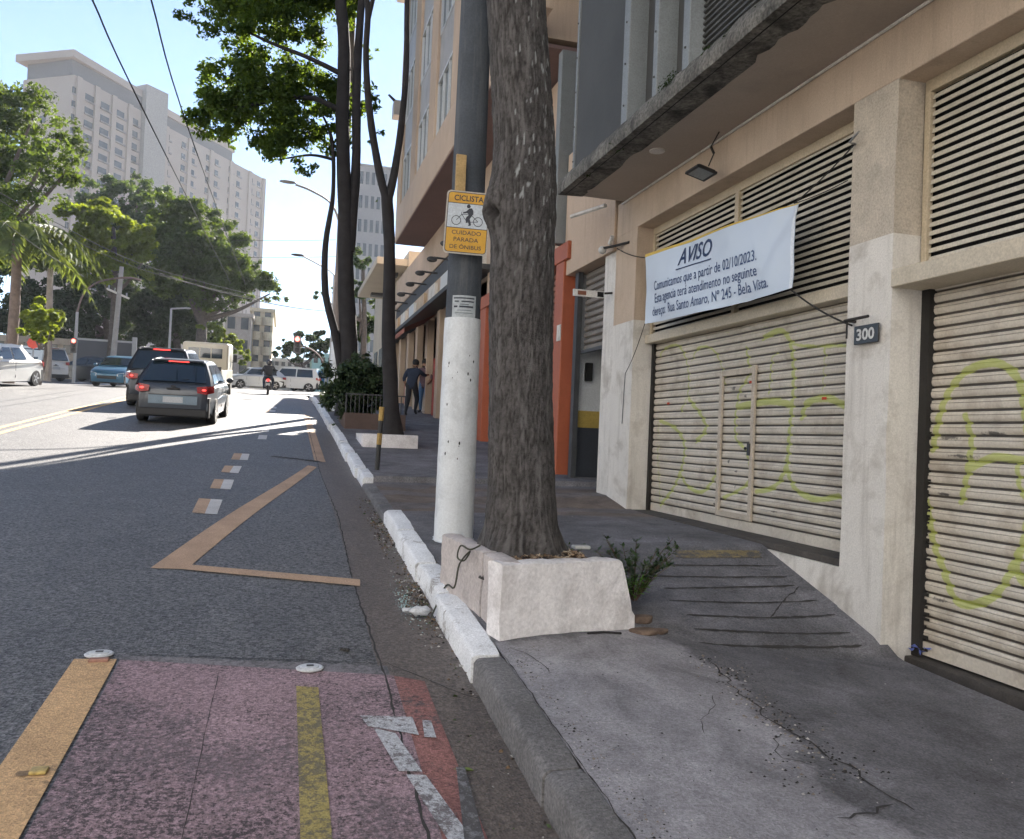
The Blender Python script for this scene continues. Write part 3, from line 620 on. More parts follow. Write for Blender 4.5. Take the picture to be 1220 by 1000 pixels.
s1 = shutter(5.60, 9.82, .865, 3.02, 4.50, .0865, [(w_, s, [sA(*p) for p in pts]) for w_, s, pts in G1],
             [(*sA(380, 310), .10, .05), (*sA(360, 600), .05, .05), (*sA(390, 640), .07, .03), (*sA(385, 700), .03, .07), (*sA(305, 770), .05, .05), (*sA(430, 340), .07, .05), (*sA(540, 800), .15, .02), (*sA(380, 825), .14, .03)])
s2 = shutter(.90, 5.16, .27, 2.96, 4.50, .0865, [(w_, s, [sB(*p) for p in pts]) for w_, s, pts in G2],
             [(*sB(200, 270), .25, .05), (*sB(320, 260), .25, .04), (*sB(240, 320), .3, .03), (*sB(190, 420), .2, .03), (*sB(180, 700), .15, .04)])
tag(s2, 'lower cream roller shutter with a large lime green looped scrawl'); tag(s1, 'cream roller shutter with faded lime scrawl and a narrow framed wicket door')
RD = mat('red_sticker', (.5, .06, .02), rough=.7, var=.1, bump=0)
# wicket door frame
FRM = mat('wicket_frame', (.46, .40, .32), rough=.6, var=.12, vs=4, bump=.1, dirt=(.2, .15, .1), dirt_amt=.6, dirt_s=5)
mb = MB()
for (a, b, c, d) in ((8.0, 8.06, .97, 2.50), (7.36, 7.42, .97, 2.52)): mb.box(4.465, 4.492, a, b, c, d)
mb.box(4.468, 4.490, 7.42, 8.0, 2.44, 2.50); mb.box(4.468, 4.490, 7.42, 8.0, .97, 1.03); wk = mb.build('wicket_frame', [FRM], s1, bevel=.003, seg=1)
mb = MB(); mb.box(4.455, 4.466, 7.40, 7.45, 1.62, 1.74); mb.ball((4.45, 7.47, 1.69), .015, 6); mb.build('lock', [mat('lock_metal', (.06, .06, .06), rough=.5, metal=.5, bump=0)], wk)
for (x, y) in ((125, 370), (745, 350), (455, 285)):
    q = sA(x, y); mb = MB(); mb.box(4.478, 4.486, q[0]-.035, q[0]+.02, q[1]-.012, q[1]+.012); mb.build('sticker', [RD], s1)
# guide rails and dark side gaps
GR = mat('guide_dark', (.02, .018, .016), rough=.8, var=.2, bump=.1)
for y0, y1, z0, z1 in ((9.74, 9.80, .86, 3.0), (5.62, 5.64, .86, 3.0), (5.05, 5.13, .25, 2.95)):
    mb = MB(); mb.box(4.46, 4.60, y0, y1, z0, z1); mb.build('guide_rail', [GR], bank)
# ragged black paint along the guide of shutter 2
mb = MB(); r = random.Random(5); z = .3
while z < 2.3:
    h = r.uniform(.02, .05); w_ = r.uniform(.0, .06)*(1.3-.5*z); mb.box(4.488, 4.494, 5.05-w_, 5.05, z, z+h*.5); z += .0865*r.choice((.5, .5, 1))
mb.build('guide_overspray', [GR], bank)
def louvre(y0, y1, z0, z1, muls=()):
    root = None; FR = mat('louvre_frame', (.50, .42, .30), rough=.6, var=.08, vs=3, bump=.1, dirt=(.3, .24, .17), dirt_amt=.4, dirt_s=3)
    mb = MB(); mb.box(4.42, 4.47, y0, y1, z1-.07, z1+.02); mb.box(4.42, 4.47, y0, y0+.06, z0, z1-.07); mb.box(4.42, 4.47, y1-.05, y1, z0, z1-.07)
    for y in muls: mb.box(4.415, 4.47, y-.035, y+.035, z0, z1-.07)
    fr = mb.build('louvre_frame', [FR], bank, bevel=.003, seg=1)
    mb = MB(); mb.box(4.50, 4.52, y0, y1, z0-.02, z1+.02); mb.build('void', [BLACK], fr)
    mb = MB(); z = z0+.01
    while z < z1-.09:
        M = Matrix.Translation((4.45, 0, z+.022)) @ Matrix.Rotation(radians(14), 4, 'Y')
        mb.box(-.003, .003, y0+.05, y1-.05, -.0185, .0165, 0, M); z += .0625
    mb.build('blades', [SHUTG], fr)
    return fr
louvre(5.64, 9.80, 3.05, 4.41, (7.75,)); louvre(.95, 5.11, 3.02, 4.41, ())
BEAM = mat('beam_cream', (.53, .47, .37), rough=.6, var=.07, vs=2, bump=.1, dirt=(.33, .28, .2), dirt_amt=.4, dirt_s=2)
mb = MB(); mb.box(4.36, 4.56, 5.62, 9.80, 2.955, 3.06); mb.build('shutter_beam', [BEAM], bank, bevel=.005, seg=1)
mb = MB(); mb.box(4.19, 4.56, .95, 5.135, 2.90, 3.03); mb.build('shutter_beam', [BEAM], bank, bevel=.005, seg=1)
mb = MB(); c = aX(799, 165, 3.7); mb.lathe((3.75, 8.3, Z_S-.012), [(.05, 0), (.085, 0), (.085, .012), (.05, .012)], 20); mb.build('downlight', [PILW], bank)

# ------------------------------------------------------------------ the banner and what hangs on the facade
BAN = mat('banner_vinyl', (.58, .65, .74), rough=.35, var=.04, vs=1.5, fine=0, bump=.05, bs=6)
INK = mat('ink_navy', (.012, .03, .10), rough=.5, var=0, fine=0, bump=0)
INKB = mat('ink_blue', (.02, .055, .17), rough=.5, var=0, fine=0, bump=0)
YB = mat('banner_yellow', (.62, .42, .05), rough=.5, var=.1, bump=0)
tl, tr, br, bl = Vector((4.12, 9.30, 3.93)), Vector((4.12, 6.27, 3.80)), Vector((4.12, 6.22, 3.065)), Vector((4.12, 9.28, 3.13))
def ban_pt(u, v, off=0):
    p = (bl*(1-u)+br*u)*(1-v)+(tl*(1-u)+tr*u)*v
    wv = .025*sin(u*11+v*4)*(.25+abs(v-.5))+.005*sin(u*23-v*7)*abs(v-.5)+.02*exp(-((u-.75-.25*v)/.035)**2)+.02*exp(-((1-u)-(1-v)*.3-.02)**2/.002)*(v)+.003*exp(-((u-v*.5)/.06)**2)+.012*noise.noise(Vector((u*6, v*3, 0)))-.02*sin(pi*u)*sin(pi*v)
    return Vector((p.x+wv-off, p.y, p.z+.02*sin(pi*u)*(-(1-v))))
bn = T('notice_banner', 'pale blue AVISO banner with dark blue writing tied over the louvres', 'banner', ban_pt(.5, 0))
mb = MB(); nu, nv = 60, 16
for s in (0, .004):
    o = len(mb.v); mb.v += [tuple(ban_pt(i/nu, j/nv, s)) for j in range(nv+1) for i in range(nu+1)]
    mb.f += [tuple(k+o for k in (j*(nu+1)+i, j*(nu+1)+i+1, (j+1)*(nu+1)+i+1, (j+1)*(nu+1)+i)) for j in range(nv) for i in range(nu)]
mb.m = [0]*len(mb.f); mb.build('sheet', [BAN], bn, smooth=True, angle=80, fix=False)
mb = MB()
for i in range(nu):
    u0, u1 = i/nu, (i+1)/nu; h = .035*(1-u0*.75); mb.quad(ban_pt(u0, 1, .006), ban_pt(u1, 1, .006), ban_pt(u1, 1, .006)+Vector((0, 0, h)), ban_pt(u0, 1, .006)+Vector((0, 0, h)))
mb.build('yellow_edge', [YB], bn, fix=False)
mb = MB()
for i in range(nv): v0, v1 = i/nv, (i+1)/nv; mb.quad(ban_pt(.985, v0, .007), ban_pt(1, v0, .007), ban_pt(1, v1, .007), ban_pt(.985, v1, .007))
mb.build('hem', [mat('banner_hem', (.72, .76, .8), rough=.4, var=.02, bump=0)], bn, fix=False)
def ban_text(body, u0, u1, v0, v1, m, bold=0., shear=0., under=False):
    cu = bpy.data.curves.new('lettering', 'FONT'); cu.body = body; cu.size = 1; cu.shear = shear; cu.offset = bold; cu.resolution_u = 3
    t = bpy.data.objects.new('lettering', cu); COL.objects.link(t); bpy.context.view_layer.update()
    me0 = t.evaluated_get(bpy.context.evaluated_depsgraph_get()).to_mesh()
    vs = [tuple(q.co) for q in me0.vertices]; fs = [tuple(p.vertices) for p in me0.polygons]; bpy.data.objects.remove(t); bpy.data.curves.remove(cu)
    xa, xb = min(q[0] for q in vs), max(q[0] for q in vs); ya, yb = -.22, .74
    mb = MB(); mb.add([ban_pt(u0+(u1-u0)*(q[0]-xa)/(xb-xa), v0+(v1-v0)*(q[1]-ya)/(yb-ya), .009) for q in vs], fs)
    if under: mb.add([ban_pt(u0-.01+(u1-u0+.01)*k/8, v0+d, .009) for k in range(9) for d in (.0, .018)], [(2*k, 2*k+2, 2*k+3, 2*k+1) for k in range(8)])
    return mb.build('lettering', [m], bn, fix=False)
ban_text('AVISO', .285, .535, .655, .955, INK, .018, .22, True)
ban_text('Comunicamos que a partir de 02/10/2023.', .085, .815, .42, .605, INKB, .004, .05)
ban_text('Esta agencia terá atendimento no seguinte', .085, .81, .24, .425, INKB, .004, .05)
ban_text('dereço:  Rua Santo Amaro, Nº 245 - Bela Vista.', .06, .875, .055, .24, INKB, .004, .05)
ROPE = mat('rope_dark', (.03, .028, .026), rough=.9, var=.2, bump=0)
def sag(a, b, s, n=10): return [Vector(a).lerp(Vector(b), i/n)-Vector((0, 0, s*4*(i/n)*(1-i/n))) for i in range(n+1)]
mb = MB(); mb.tube(sag(tr, aX(1018, 172, 4.18), .02), .006, 5); mb.tube(sag(tr, aX(1010, 215, 4.4), .015), .004, 5)
mb.tube(sag(br+Vector((0, .12, .04)), aX(1015, 388, 4.16), .035), .008, 5); mb.tube(sag(tl, aX(735, 296, 4.16), .03), .007, 5); mb.tube(sag(bl, aX(745, 445, 4.18), .05)+sag(aX(745, 445, 4.18), aX(741, 505, 4.19), -.04)[1:], .005, 5)
mb.build('tie_rope', [ROPE], bn)
# bracket pins
mb = MB(); p = aX(1018, 172, 4.19); mb.tube([p+Vector((.02, 0, 0)), p+Vector((-.06, -.02, 0)), p+Vector((-.07, -.14, .04))], .009, 6)
solo(mb, 'wall_hook', [mat('galvanised', (.35, .35, .34), rough=.5, metal=.6, bump=0)], 'thin bent metal rod jutting from the pillar beside the upper banner corner', 'hook')
# number plate 300
pn = T('house_number', 'small black enamel number plate reading 300 on the white pillar', 'number plate', (4.19, 5.35, 2.51))
mb = MB(); mb.box(4.165, 4.18, 5.22, 5.49, 2.515, 2.655); mb.build('plate', [mat('enamel_black', (.02, .022, .025), rough=.35, var=.1, bump=0)], pn, bevel=.003, seg=1)
text_part('lettering', '300', mat('enamel_white', (.6, .6, .58), rough=.5, bump=0), pn, (4.163, 5.455, 2.54), (0, -1, 0), (0, 0, 1), width=.20, height=.09, bold=.03)
mb = MB(); mb.tube([(4.2, 5.52, 2.70), (4.11, 5.53, 2.70), (4.10, 5.25, 2.70)], .012, 6); mb.tube([(4.11, 5.5, 2.70), (4.11, 5.5, 2.56)], .008, 5); mb.build('bracket', [ROPE], pn)
# floodlight
fl = T('floodlight', 'small square black floodlight hanging under the canopy above the banner', 'floodlight', (4.0, 8.1, 4.5))
fc = aX(835, 207, 3.98)
M = Matrix.Translation(fc) @ Matrix.Rotation(radians(14), 4, 'Y') @ Matrix.Scale(.72, 4)
mb = MB(); mb.box(-.13, .13, -.17, .17, 0, .05, 0, M); mb.box(-.16, -.125, -.19, .19, -.01, .03, 0, M); mb.box(.125, .16, -.19, .19, -.01, .03, 0, M); mb.box(-.13, .13, -.19, -.165, -.01, .03, 0, M); mb.box(-.13, .13, .165, .19, -.01, .03, 0, M)
mb.build('housing', [mat('black_metal', (.02, .02, .022), rough=.5, var=.1, bump=0)], fl, bevel=.004, seg=1)
mb = MB(); mb.box(-.12, .12, -.16, .16, -.006, -.001, 0, M); mb.build('lens', [mat('lamp_glass', (.25, .27, .28), rough=.15, var=.05, bump=0)], fl)
p2 = fc+Vector((.03, -.1, .05)); mb = MB(); mb.tube([p2, p2+Vector((.05, -.02, .14)), p2+Vector((.02, 0, .2)), (p2.x+.08, p2.y-.05, Z_S)], .007, 5); mb.tube([p2+Vector((.045, -.02, .13)), p2+Vector((.02, 0, .2))], .014, 5)
mb.build('cable', [ROPE], fl)
# camera bracket on the left pillar
cb = T('security_camera', 'small white camera on a black arm at the corner pillar left of the banner', 'camera', (4.15, 10.5, 3.8))
p = aX(735, 294, 4.15); mb = MB(); mb.tube([p+Vector((.05, -.3, 0)), p+Vector((-.02, .0, .01)), p+Vector((-.1, .25, .02))], .018, 6); mb.build('arm', [ROPE], cb)
mb = MB(); mb.ball(p+Vector((-.1, .27, .0)), .055, 8); mb.tube([p+Vector((-.05, .14, .06)), p+Vector((-.05, .05, .14))], .028, 8); mb.build('dome', [mat('plastic_white', (.55, .55, .53), rough=.4, bump=0)], cb, smooth=True)
sp_ = T('blade_sign', 'small white and brown blade sign sticking out above the garage opening', 'sign', (4.0, 10.6, 3.7))
p = aX(701, 355, 4.0); q = aX(731, 355, 4.16); mb = MB(); a = Vector((p.x, p.y, p.z)); b = Vector((q.x, q.y, q.z)); d = (b-a); 
Ms = Matrix.Translation((4.0, 10.62, 3.68))
mb.box(-.34, .10, -.015, .015, -.045, .045, 0, Ms); mb.box(-.28, -.16, -.019, -.0151, -.028, .028, 1, Ms); mb.box(.0, .09, -.019, -.0151, -.035, .035, 2, Ms)
mb.build('board', [mat('sign_white', (.6, .6, .58), rough=.5, bump=0), mat('sign_brown', (.18, .07, .04), rough=.5, bump=0), BLACK], sp_)
mb = MB(); mb.tube([(4.09, 10.62, 3.70), (4.25, 10.62, 3.72)], .015, 6); mb.build('bracket', [ROPE], sp_)
# litter by the shutters
mb = MB(); p = aW(1092, 777); r = random.Random(8)
for k in range(16):
    c = p+Vector((r.uniform(-.05, .05), r.uniform(-.10, .10), .012+r.uniform(0, .03))); e = [Vector((r.uniform(-1, 1), r.uniform(-1, 1), r.uniform(-.4, .6)))*.035 for _ in range(4)]
    mb.add([c+q for q in e], [(0, 1, 2), (0, 2, 3), (0, 3, 1)])
solo(mb, 'plastic_bag', [mat('bag_blue', (.12, .17, .5), rough=.4, var=.2, vs=20, bump=0)], 'crumpled blue plastic scrap at the foot of the white pillar', 'litter', fix=False)
# ------------------------------------------------------------------ garage entrance next door
PEACH = mat('peach_paint', (.52, .40, .30), rough=.85, var=.08, vs=.8, fine=.04, bump=.15, bs=20, dirt=(.36, .25, .17), dirt_amt=.4, dirt_s=.6, streak=((.25, .18, .13), .3))
ORA = mat('orange_paint', (.38, .10, .045), rough=.5, var=.1, vs=3, bump=.1, dirt=(.25, .07, .03), dirt_amt=.5, dirt_s=3)
DKM = mat('dark_metal', (.05, .052, .055), rough=.6, var=.2, vs=4, bump=.1)
gar = T('garage_entrance', 'narrow garage entrance with a half lowered dark shutter under a peach beam', 'building', (4.3, 11.7, 1.0))
mb = MB(); mb.box(4.22, 5.0, 10.485, 10.93, .8, 4.82); mb.build('pilaster', [PILW], gar, bevel=.01, seg=1)
mb = MB(); mb.box(4.16, 4.9, 10.485, 12.55, 4.27, 6.2); mb.build('beam', [PEACH], gar, bevel=.006, seg=1)
mb = MB(); mb.box(4.24, 4.32, 12.08, 12.22, .9, 4.27); mb.build('jamb', [DKM], gar)
mb = MB(); z = 3.06
while z < 4.3: mb.add([(4.40, 10.93, z), (4.40, 12.08, z), (4.37, 12.08, z+.02), (4.37, 10.93, z+.02), (4.37, 12.08, z+.075), (4.37, 10.93, z+.075), (4.41, 12.08, z+.095), (4.41, 10.93, z+.095)], [(0, 1, 2, 3), (3, 2, 4, 5), (5, 4, 6, 7)]); z += .1
mb.build('half_shutter', [mat('shutter_grey', (.20, .175, .15), rough=.6, var=.15, vs=2, bump=.1, dirt=(.08, .07, .06), dirt_amt=.5)], gar, fix=False)
mb = MB(); mb.box(4.32, 4.36, 10.93, 12.08, 3.02, 3.07); mb.build('bottom_rail', [DKM], gar)
IW = mat('interior_white', (.55, .57, .58), rough=.8, var=.08, vs=1, bump=.05, dirt=(.3, .3, .3), dirt_amt=.3)
mb = MB(); mb.box(4.32, 9, 12.23, 12.3, .9, 1.9, 2); mb.box(4.32, 9, 12.228, 12.3, 1.9, 2.16, 1); mb.box(4.32, 9, 12.23, 12.3, 2.16, 4.3, 0); mb.box(9, 9.1, 10.6, 12.3, .8, 4.3, 0); mb.box(4.5, 9, 10.93, 12.23, 4.3, 4.35, 0)
mb.build('interior_wall', [IW, mat('band_yellow', (.42, .30, .07), rough=.7, var=.1, bump=0), mat('band_dark', (.035, .04, .05), rough=.6, var=.15, bump=0)], gar)
mb = MB(); mb.box(4.45, 4.56, 12.15, 12.225, 2.62, 2.9); mb.build('intercom', [BLACK], gar, bevel=.005, seg=1)
mb = MB(); mb.tube([(3.95, 10.3, 4.80), (3.72, 11.0, 4.80)], .03, 6); mb.build('tube_lamp', [PILW], gar)
# orange shopfront
ora = T('orange_shopfront', 'orange framed shopfront with dark shutters behind the thick tree trunk', 'building', (4.2, 15, 1.4))
mb = MB()
for (a, b) in ((12.45, 12.85), (17.7, 18.3)): mb.box(4.12, 4.5, a, b, 1.0, 4.55)
mb.box(4.10, 4.5, 12.24, 18.32, 4.5, 4.78); mb.box(4.14, 4.5, 14.9, 15.3, 1.2, 4.5); mb.build('frame', [ORA], ora, bevel=.01, seg=1)
mb = MB(); mb.box(4.34, 4.5, 12.85, 17.7, 1.0, 4.5); z = 1.2
while z < 4.45: mb.box(4.30, 4.345, 12.85, 17.7, z, z+.06); z += .1
mb.build('shutter', [mat('rust_shutter', (.22, .09, .05), rough=.6, var=.2, bump=.1)], ora)
mb = MB(); mb.box(4.1, 4.115, 12.45, 12.62, 3.25, 3.5); mb.build('paper_notice', [PILW], ora)
mb = MB(); mb.box(4.45, 6, 12.56, 18.32, 4.78, 8.1); mb.build('upper_wall', [PEACH], ora)
mb = MB(); mb.box(4.0, 4.44, 12.6, 12.78, 4.8, 7.9); mb.build('duct', [PANELL], ora, bevel=.01, seg=1)
# ------------------------------------------------------------------ peach apartment block
pe = T('peach_apartment_block', 'peach apartment block with white framed windows jutting out over the row of shops', 'building', (4.4, 24, 2.2))
SPAN = mat('spandrel_grey', (.38, .37, .36), rough=.6, var=.08, vs=2, bump=.05, dirt=(.2, .19, .18), dirt_amt=.4)
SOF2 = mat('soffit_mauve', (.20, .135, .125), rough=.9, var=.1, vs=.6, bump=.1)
WF = mat('window_frame_white', (.6, .62, .63), rough=.45, var=.05, bump=0)
GL = mat('window_glass', (.06, .085, .10), rough=.08, var=.3, vs=.8, fine=0, bump=0, spec=.9)
YN, YF, XU = 13.1, 28.7, 3.4
mb = MB(); mb.box(XU+.3, 12, YN, YF, 8.3, 26); mb.box(4.6, 12, 18.32, 36, 1.2, 8.15); mb.build('wall', [PEACH], pe)
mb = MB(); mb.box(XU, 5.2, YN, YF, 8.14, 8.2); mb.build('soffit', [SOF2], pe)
BAYS = [YF-.9-3.25*k for k in range(5)]                  # far edge of each window strip
mb = MB(); mb.box(XU-.02, XU+.3, YN-.002, YF, 8.18, 9.25); edges = [YF]+sum([[b, b-2.25] for b in BAYS], [])+[YN]
for a, b in zip(edges[0::2], edges[1::2]): mb.box(XU-.02, XU+.3, b, a, 9.25, 26)
for k in range(6): mb.box(XU+.02, XU+.3, YN-.9, YN, 8.3+2.7*k, 8.5+2.7*k)
mb.build('piers', [PEACH], pe, bevel=.01, seg=1)
wproto = None
for bi, b in enumerate(BAYS):
    for k in range(6): mb = MB(); mb.box(XU+.06, XU+.3, b-2.25, b, 9.25+2.7*k+1.52, 9.25+2.7*k+2.7); mb.build('spandrel', [SPAN], pe)
    for k in range(6):
        z0 = 9.25+2.7*k; fr = MB()
        for y in (b-2.25, b-1.53, b-.78, b-.05): fr.box(XU+.04, XU+.14, y, y+.05, z0, z0+1.52)
        fr.box(XU+.04, XU+.14, b-2.25, b, z0, z0+.06); fr.box(XU+.04, XU+.14, b-2.25, b, z0+1.46, z0+1.52)
        f = fr.build('window', [WF], pe)
        g = MB(); g.box(XU+.10, XU+.12, b-2.2, b-.05, z0+.06, z0+1.46); g.build('pane', [GL], f)
        if (bi*7+k*3) % 4 == 0:
            g = MB(); g.box(XU+.09, XU+.098, b-2.18, b-1.5, z0+.08, z0+1.44); g.build('curtain', [WF], f)
# shops at street level
mb = MB(); mb.box(4.40, 4.6, 18.33, 36, 5.62, 6.5, 0); mb.box(4.40, 4.6, 18.33, 36, 6.95, 8.14, 0)
for y in (18.35, 20.6, 22.7, 24.9, 27.0, 29.2, 31.4, 33.6, 35.5): mb.box(4.38, 4.6, y, y+.45, 1.3, 5.62, 0)
mb.build('shop_wall', [PEACH], pe, bevel=.008, seg=1)
mb = MB(); mb.box(4.44, 4.6, 18.33, 36, 6.5, 6.95); mb.box(3.9, 4.44, 18.33, 36, 5.46, 5.58); mb.build('dark_band', [DKM], pe)
for k, (y0, y1) in enumerate(((18.8, 20.6), (21.05, 22.7), (23.15, 24.9), (25.35, 27.0), (27.45, 29.2), (29.65, 31.4), (31.85, 33.6), (34.05, 35.5))):
    mb = MB(); mb.box(4.60, 4.62, y0, y1, 1.5, 5.48); d = mb.build('shop_opening', [mat('shop_dark', (.03, .025, .025), rough=.8, bump=0)], pe)
    mb = MB(); mb.box(4.5, 4.59, y0, y0+.5, 1.6, 4.6); mb.box(4.52, 4.58, y0+.9, y0+1.15, 1.6, 3.8+.3*(k % 2)); mb.build('display', [[mat('shop_red', (.35, .05, .03), rough=.6, var=.3, vs=6, bump=0), PILW, mat('shop_cream', (.4, .33, .22), rough=.7, var=.3, vs=5, bump=0)][k % 3]], d)
    mb = MB(); mb.box(4.30, 4.395, y0+.2, y1-.3, 5.72, 6.38); mb.build('sign_board', [[PILW, mat('sign_beige', (.5, .38, .26), rough=.6, bump=0), WF][k % 3]], pe)
    mb = MB(); mb.tube([(4.4, y0+.4, 6.7), (3.9, y0+.4, 6.72)], .03, 6); mb.ball((3.85, y0+.4, 6.66), .12, 6, sc=(1.3, .8, .7)); mb.build('sign_lamp', [DKM], pe)
mb = MB(); mb.add([(4.4, 25.4, 5.4), (4.4, 28.2, 5.4), (3.4, 28.2, 4.9), (3.4, 25.4, 4.9), (3.4, 28.2, 4.75), (3.4, 25.4, 4.75)], [(0, 1, 2, 3), (3, 2, 4, 5)]); mb.build('awning', [mat('awning_rust', (.28, .10, .06), rough=.8, bump=0)], pe)
for z, y in ((12.6, 28.9), (16.8, 29.0), (20.2, 28.9)): mb = MB(); mb.box(XU-.25, XU+.1, y-.2, y+.35, z, z+.5); mb.build('air_conditioner', [SPAN], pe)

# ------------------------------------------------------------------ utility pole, sign and notices
PC = mat('pole_concrete', (.055, .064, .078), rough=.9, var=.15, vs=4, fine=.08, fs=60, bump=.25, bs=40, streak=((.2, .2, .2), .4))
PWH = mat('pole_white_paint', (.62, .65, .68), rough=.7, var=.06, vs=3, fine=.04, bump=.2, bs=30, dirt=(.3, .32, .34), dirt_amt=.5, dirt_s=4, streak=((.36, .38, .4), .35))
PX, PY = 1.50, 7.34
up = T('utility_pole', 'thick concrete utility pole, lower part painted white, beside the thick tree trunk', 'utility pole', (PX, PY, .70))
mb = MB(); mb.lathe((PX, PY, 0), [(.168, .6), (.155, 2.7), (.142, 5), (.12, 9.5)], 40); mb.build('shaft', [PC], up, smooth=True)
pr = []; 
for i in range(30): z = .62+i*(2.735-.62)/29; pr.append((.1755-.0062*(z-.6)+.0012*sin(i*1.7), z))
mb = MB(); mb.lathe((PX, PY, 0), pr, 48); o = mb.build('painted_base', [PWH], up, smooth=True)
mb = MB(); r = random.Random(4)
for k in range(14):
    a = r.uniform(-2.6, -.9); z = r.uniform(1.3, 2.4) if k > 4 else 2.2+.1*k*.5; R_ = .173-.006*(z-.6); s = r.uniform(.003, .008)
    mb.ball((PX+R_*cos(a), PY+R_*sin(a), z), s, 4, sc=(1, 1, 2.2))
mb.build('chips', [BLACK], up)
mb = MB()
for k in range(60): a = 2*pi*k/60; rr = .19+.05*noise.noise(Vector((cos(a)*2, sin(a)*2, 5))); mb.v.append((PX+rr*cos(a), PY+rr*sin(a), walk(PX+rr*cos(a), PY+rr*sin(a))+.012))
mb.f = [tuple(range(60))]; mb.m = [0]; mb.build('paint_skirt', [PWH], up, fix=False)
def on_pole(z0, z1, a0, a1, R_, name, m, par, n=10):
    mb = MB()
    for i in range(n+1):
        a = a0+(a1-a0)*i/n
        for z in (z0, z1): mb.v.append((PX+R_*cos(a), PY+R_*sin(a), z))
    mb.f = [(2*i, 2*i+2, 2*i+3, 2*i+1) for i in range(n)]; mb.m = [0]*n; return mb.build(name, m, par, fix=False)
# pasted notice, printed with rows of text
no = T('paper_notice', 'worn white printed notice pasted round the pole just above its white paint', 'notice', (PX-.05, PY-.16, 2.74))
on_pole(2.735, 2.925, radians(-138), radians(-60), .162, 'paper', mat('paper', (.40, .44, .47), rough=.8, var=.15, vs=12, bump=.2, bs=30), no)
INKP = mat('print_ink', (.04, .045, .06), rough=.8, bump=0)
for k, (z, s, e, h) in enumerate(((2.895, -134, -66, .012), (2.866, -130, -116, .012), (2.866, -108, -68, .012), (2.843, -112, -85, .006), (2.818, -132, -120, .016), (2.818, -114, -70, .016), (2.792, -120, -76, .004), (2.768, -128, -70, .004))):
    on_pole(z, z+h, radians(s), radians(e), .1632, 'printed_line', INKP, no)
mb = MB(); M = Matrix.Translation((1.385, 7.14, 0))
mb.box(-.045, .045, -.012, .012, 3.78, 4.14, 0, M); solo(mb, 'wooden_batten', [mat('wood_batten', (.42, .29, .13), rough=.8, var=.2, vs=8, bump=.3)], 'short yellowish wooden batten tied to the pole above the cyclist sign', 'batten', bevel=.004, seg=1)
# CICLISTA sign
SGY = mat('sign_yellow', (.62, .34, .035), rough=.5, var=.08, vs=4, fine=.03, bump=0, dirt=(.4, .22, .05), dirt_amt=.5, dirt_s=4); SGW = mat('sign_face_white', (.50, .55, .60), rough=.5, var=.05, bump=0); SGB = mat('sign_ink', (.035, .04, .055), rough=.6, bump=0); SGR = mat('sign_rim', (.45, .42, .38), rough=.5, bump=0)
sg = T('cyclist_warning_sign', 'yellow and white CICLISTA warning sign with a cyclist pictogram on the pole', 'sign', (1.44, 7.13, 3.27))
SW, SH = .385, .55; SO = Vector((1.255, 7.135, 3.272)); su = Vector((1, -.10, -.012)).normalized(); sv = Vector((.035, 0, 1)).normalized(); sn = su.cross(sv).normalized()
if sn.y > 0: sn = -sn
def sp(x, y, o=0): return SO+su*x+sv*y+sn*o
def rrect(x0, x1, y0, y1, r_, o, n=6):
    pts = []
    for cx, cy, a0 in ((x1-r_, y0+r_, -pi/2), (x1-r_, y1-r_, 0), (x0+r_, y1-r_, pi/2), (x0+r_, y0+r_, pi)):
        for i in range(n+1): a = a0+pi/2*i/n; pts.append(sp(cx+r_*cos(a), cy+r_*sin(a), o))
    return pts
mb = MB(); mb.prism(rrect(0, SW, 0, SH, .035, 0), sn*-.004); mb.build('plate', [SGR], sg)
mb = MB(); mb.prism(rrect(.012, SW-.012, .012, SH-.012, .028, .0012), sn*-.001); mb.build('border', [SGB], sg)
mb = MB(); mb.prism(rrect(.018, SW-.018, .018, SH-.018, .024, .0022), sn*-.001); face = mb.build('yellow_field', [SGY], sg)
mb = MB(); mb.poly([sp(.018, .225, .003), sp(SW-.018, .225, .003), sp(SW-.018, .44, .003), sp(.018, .44, .003)]); mb.build('white_field', [SGW], sg, fix=False)
mb = MB()
for y in (.223, .438): mb.poly([sp(.018, y, .0036), sp(SW-.018, y, .0036), sp(SW-.018, y+.006, .0036), sp(.018, y+.006, .0036)])
for cx in (.095, .285):
    for k in range(24):
        a, b = 2*pi*k/24, 2*pi*(k+1)/24; mb.poly([sp(cx+.042*cos(a), .29+.042*sin(a), .0038), sp(cx+.042*cos(b), .29+.042*sin(b), .0038), sp(cx+.036*cos(b), .29+.036*sin(b), .0038), sp(cx+.036*cos(a), .29+.036*sin(a), .0038)])
def seg(a, b, w_, o=.0042):
    d = Vector((b[0]-a[0], b[1]-a[1])); d.normalize(); nx, ny = -d.y*w_/2, d.x*w_/2
    mb.poly([sp(a[0]-nx, a[1]-ny, o), sp(b[0]-nx, b[1]-ny, o), sp(b[0]+nx, b[1]+ny, o), sp(a[0]+nx, a[1]+ny, o)])
for a, b, w_ in (((.095, .29), (.14, .345), .005), ((.14, .345), (.215, .35), .005), ((.14, .345), (.19, .28), .005), ((.19, .28), (.285, .29), .005), ((.285, .29), (.215, .35), .005), ((.19, .28), (.218, .36), .005), ((.14, .345), (.135, .362), .005)): seg(a, b, w_)
mb.build('bicycle_lines', [SGB], sg, fix=False)
mb = MB(); mb.poly([sp(x, y, .0048) for x, y in ((.205, .345), (.240, .350), (.238, .385), (.222, .405), (.200, .400), (.178, .375), (.148, .362), (.152, .352), (.185, .360))])
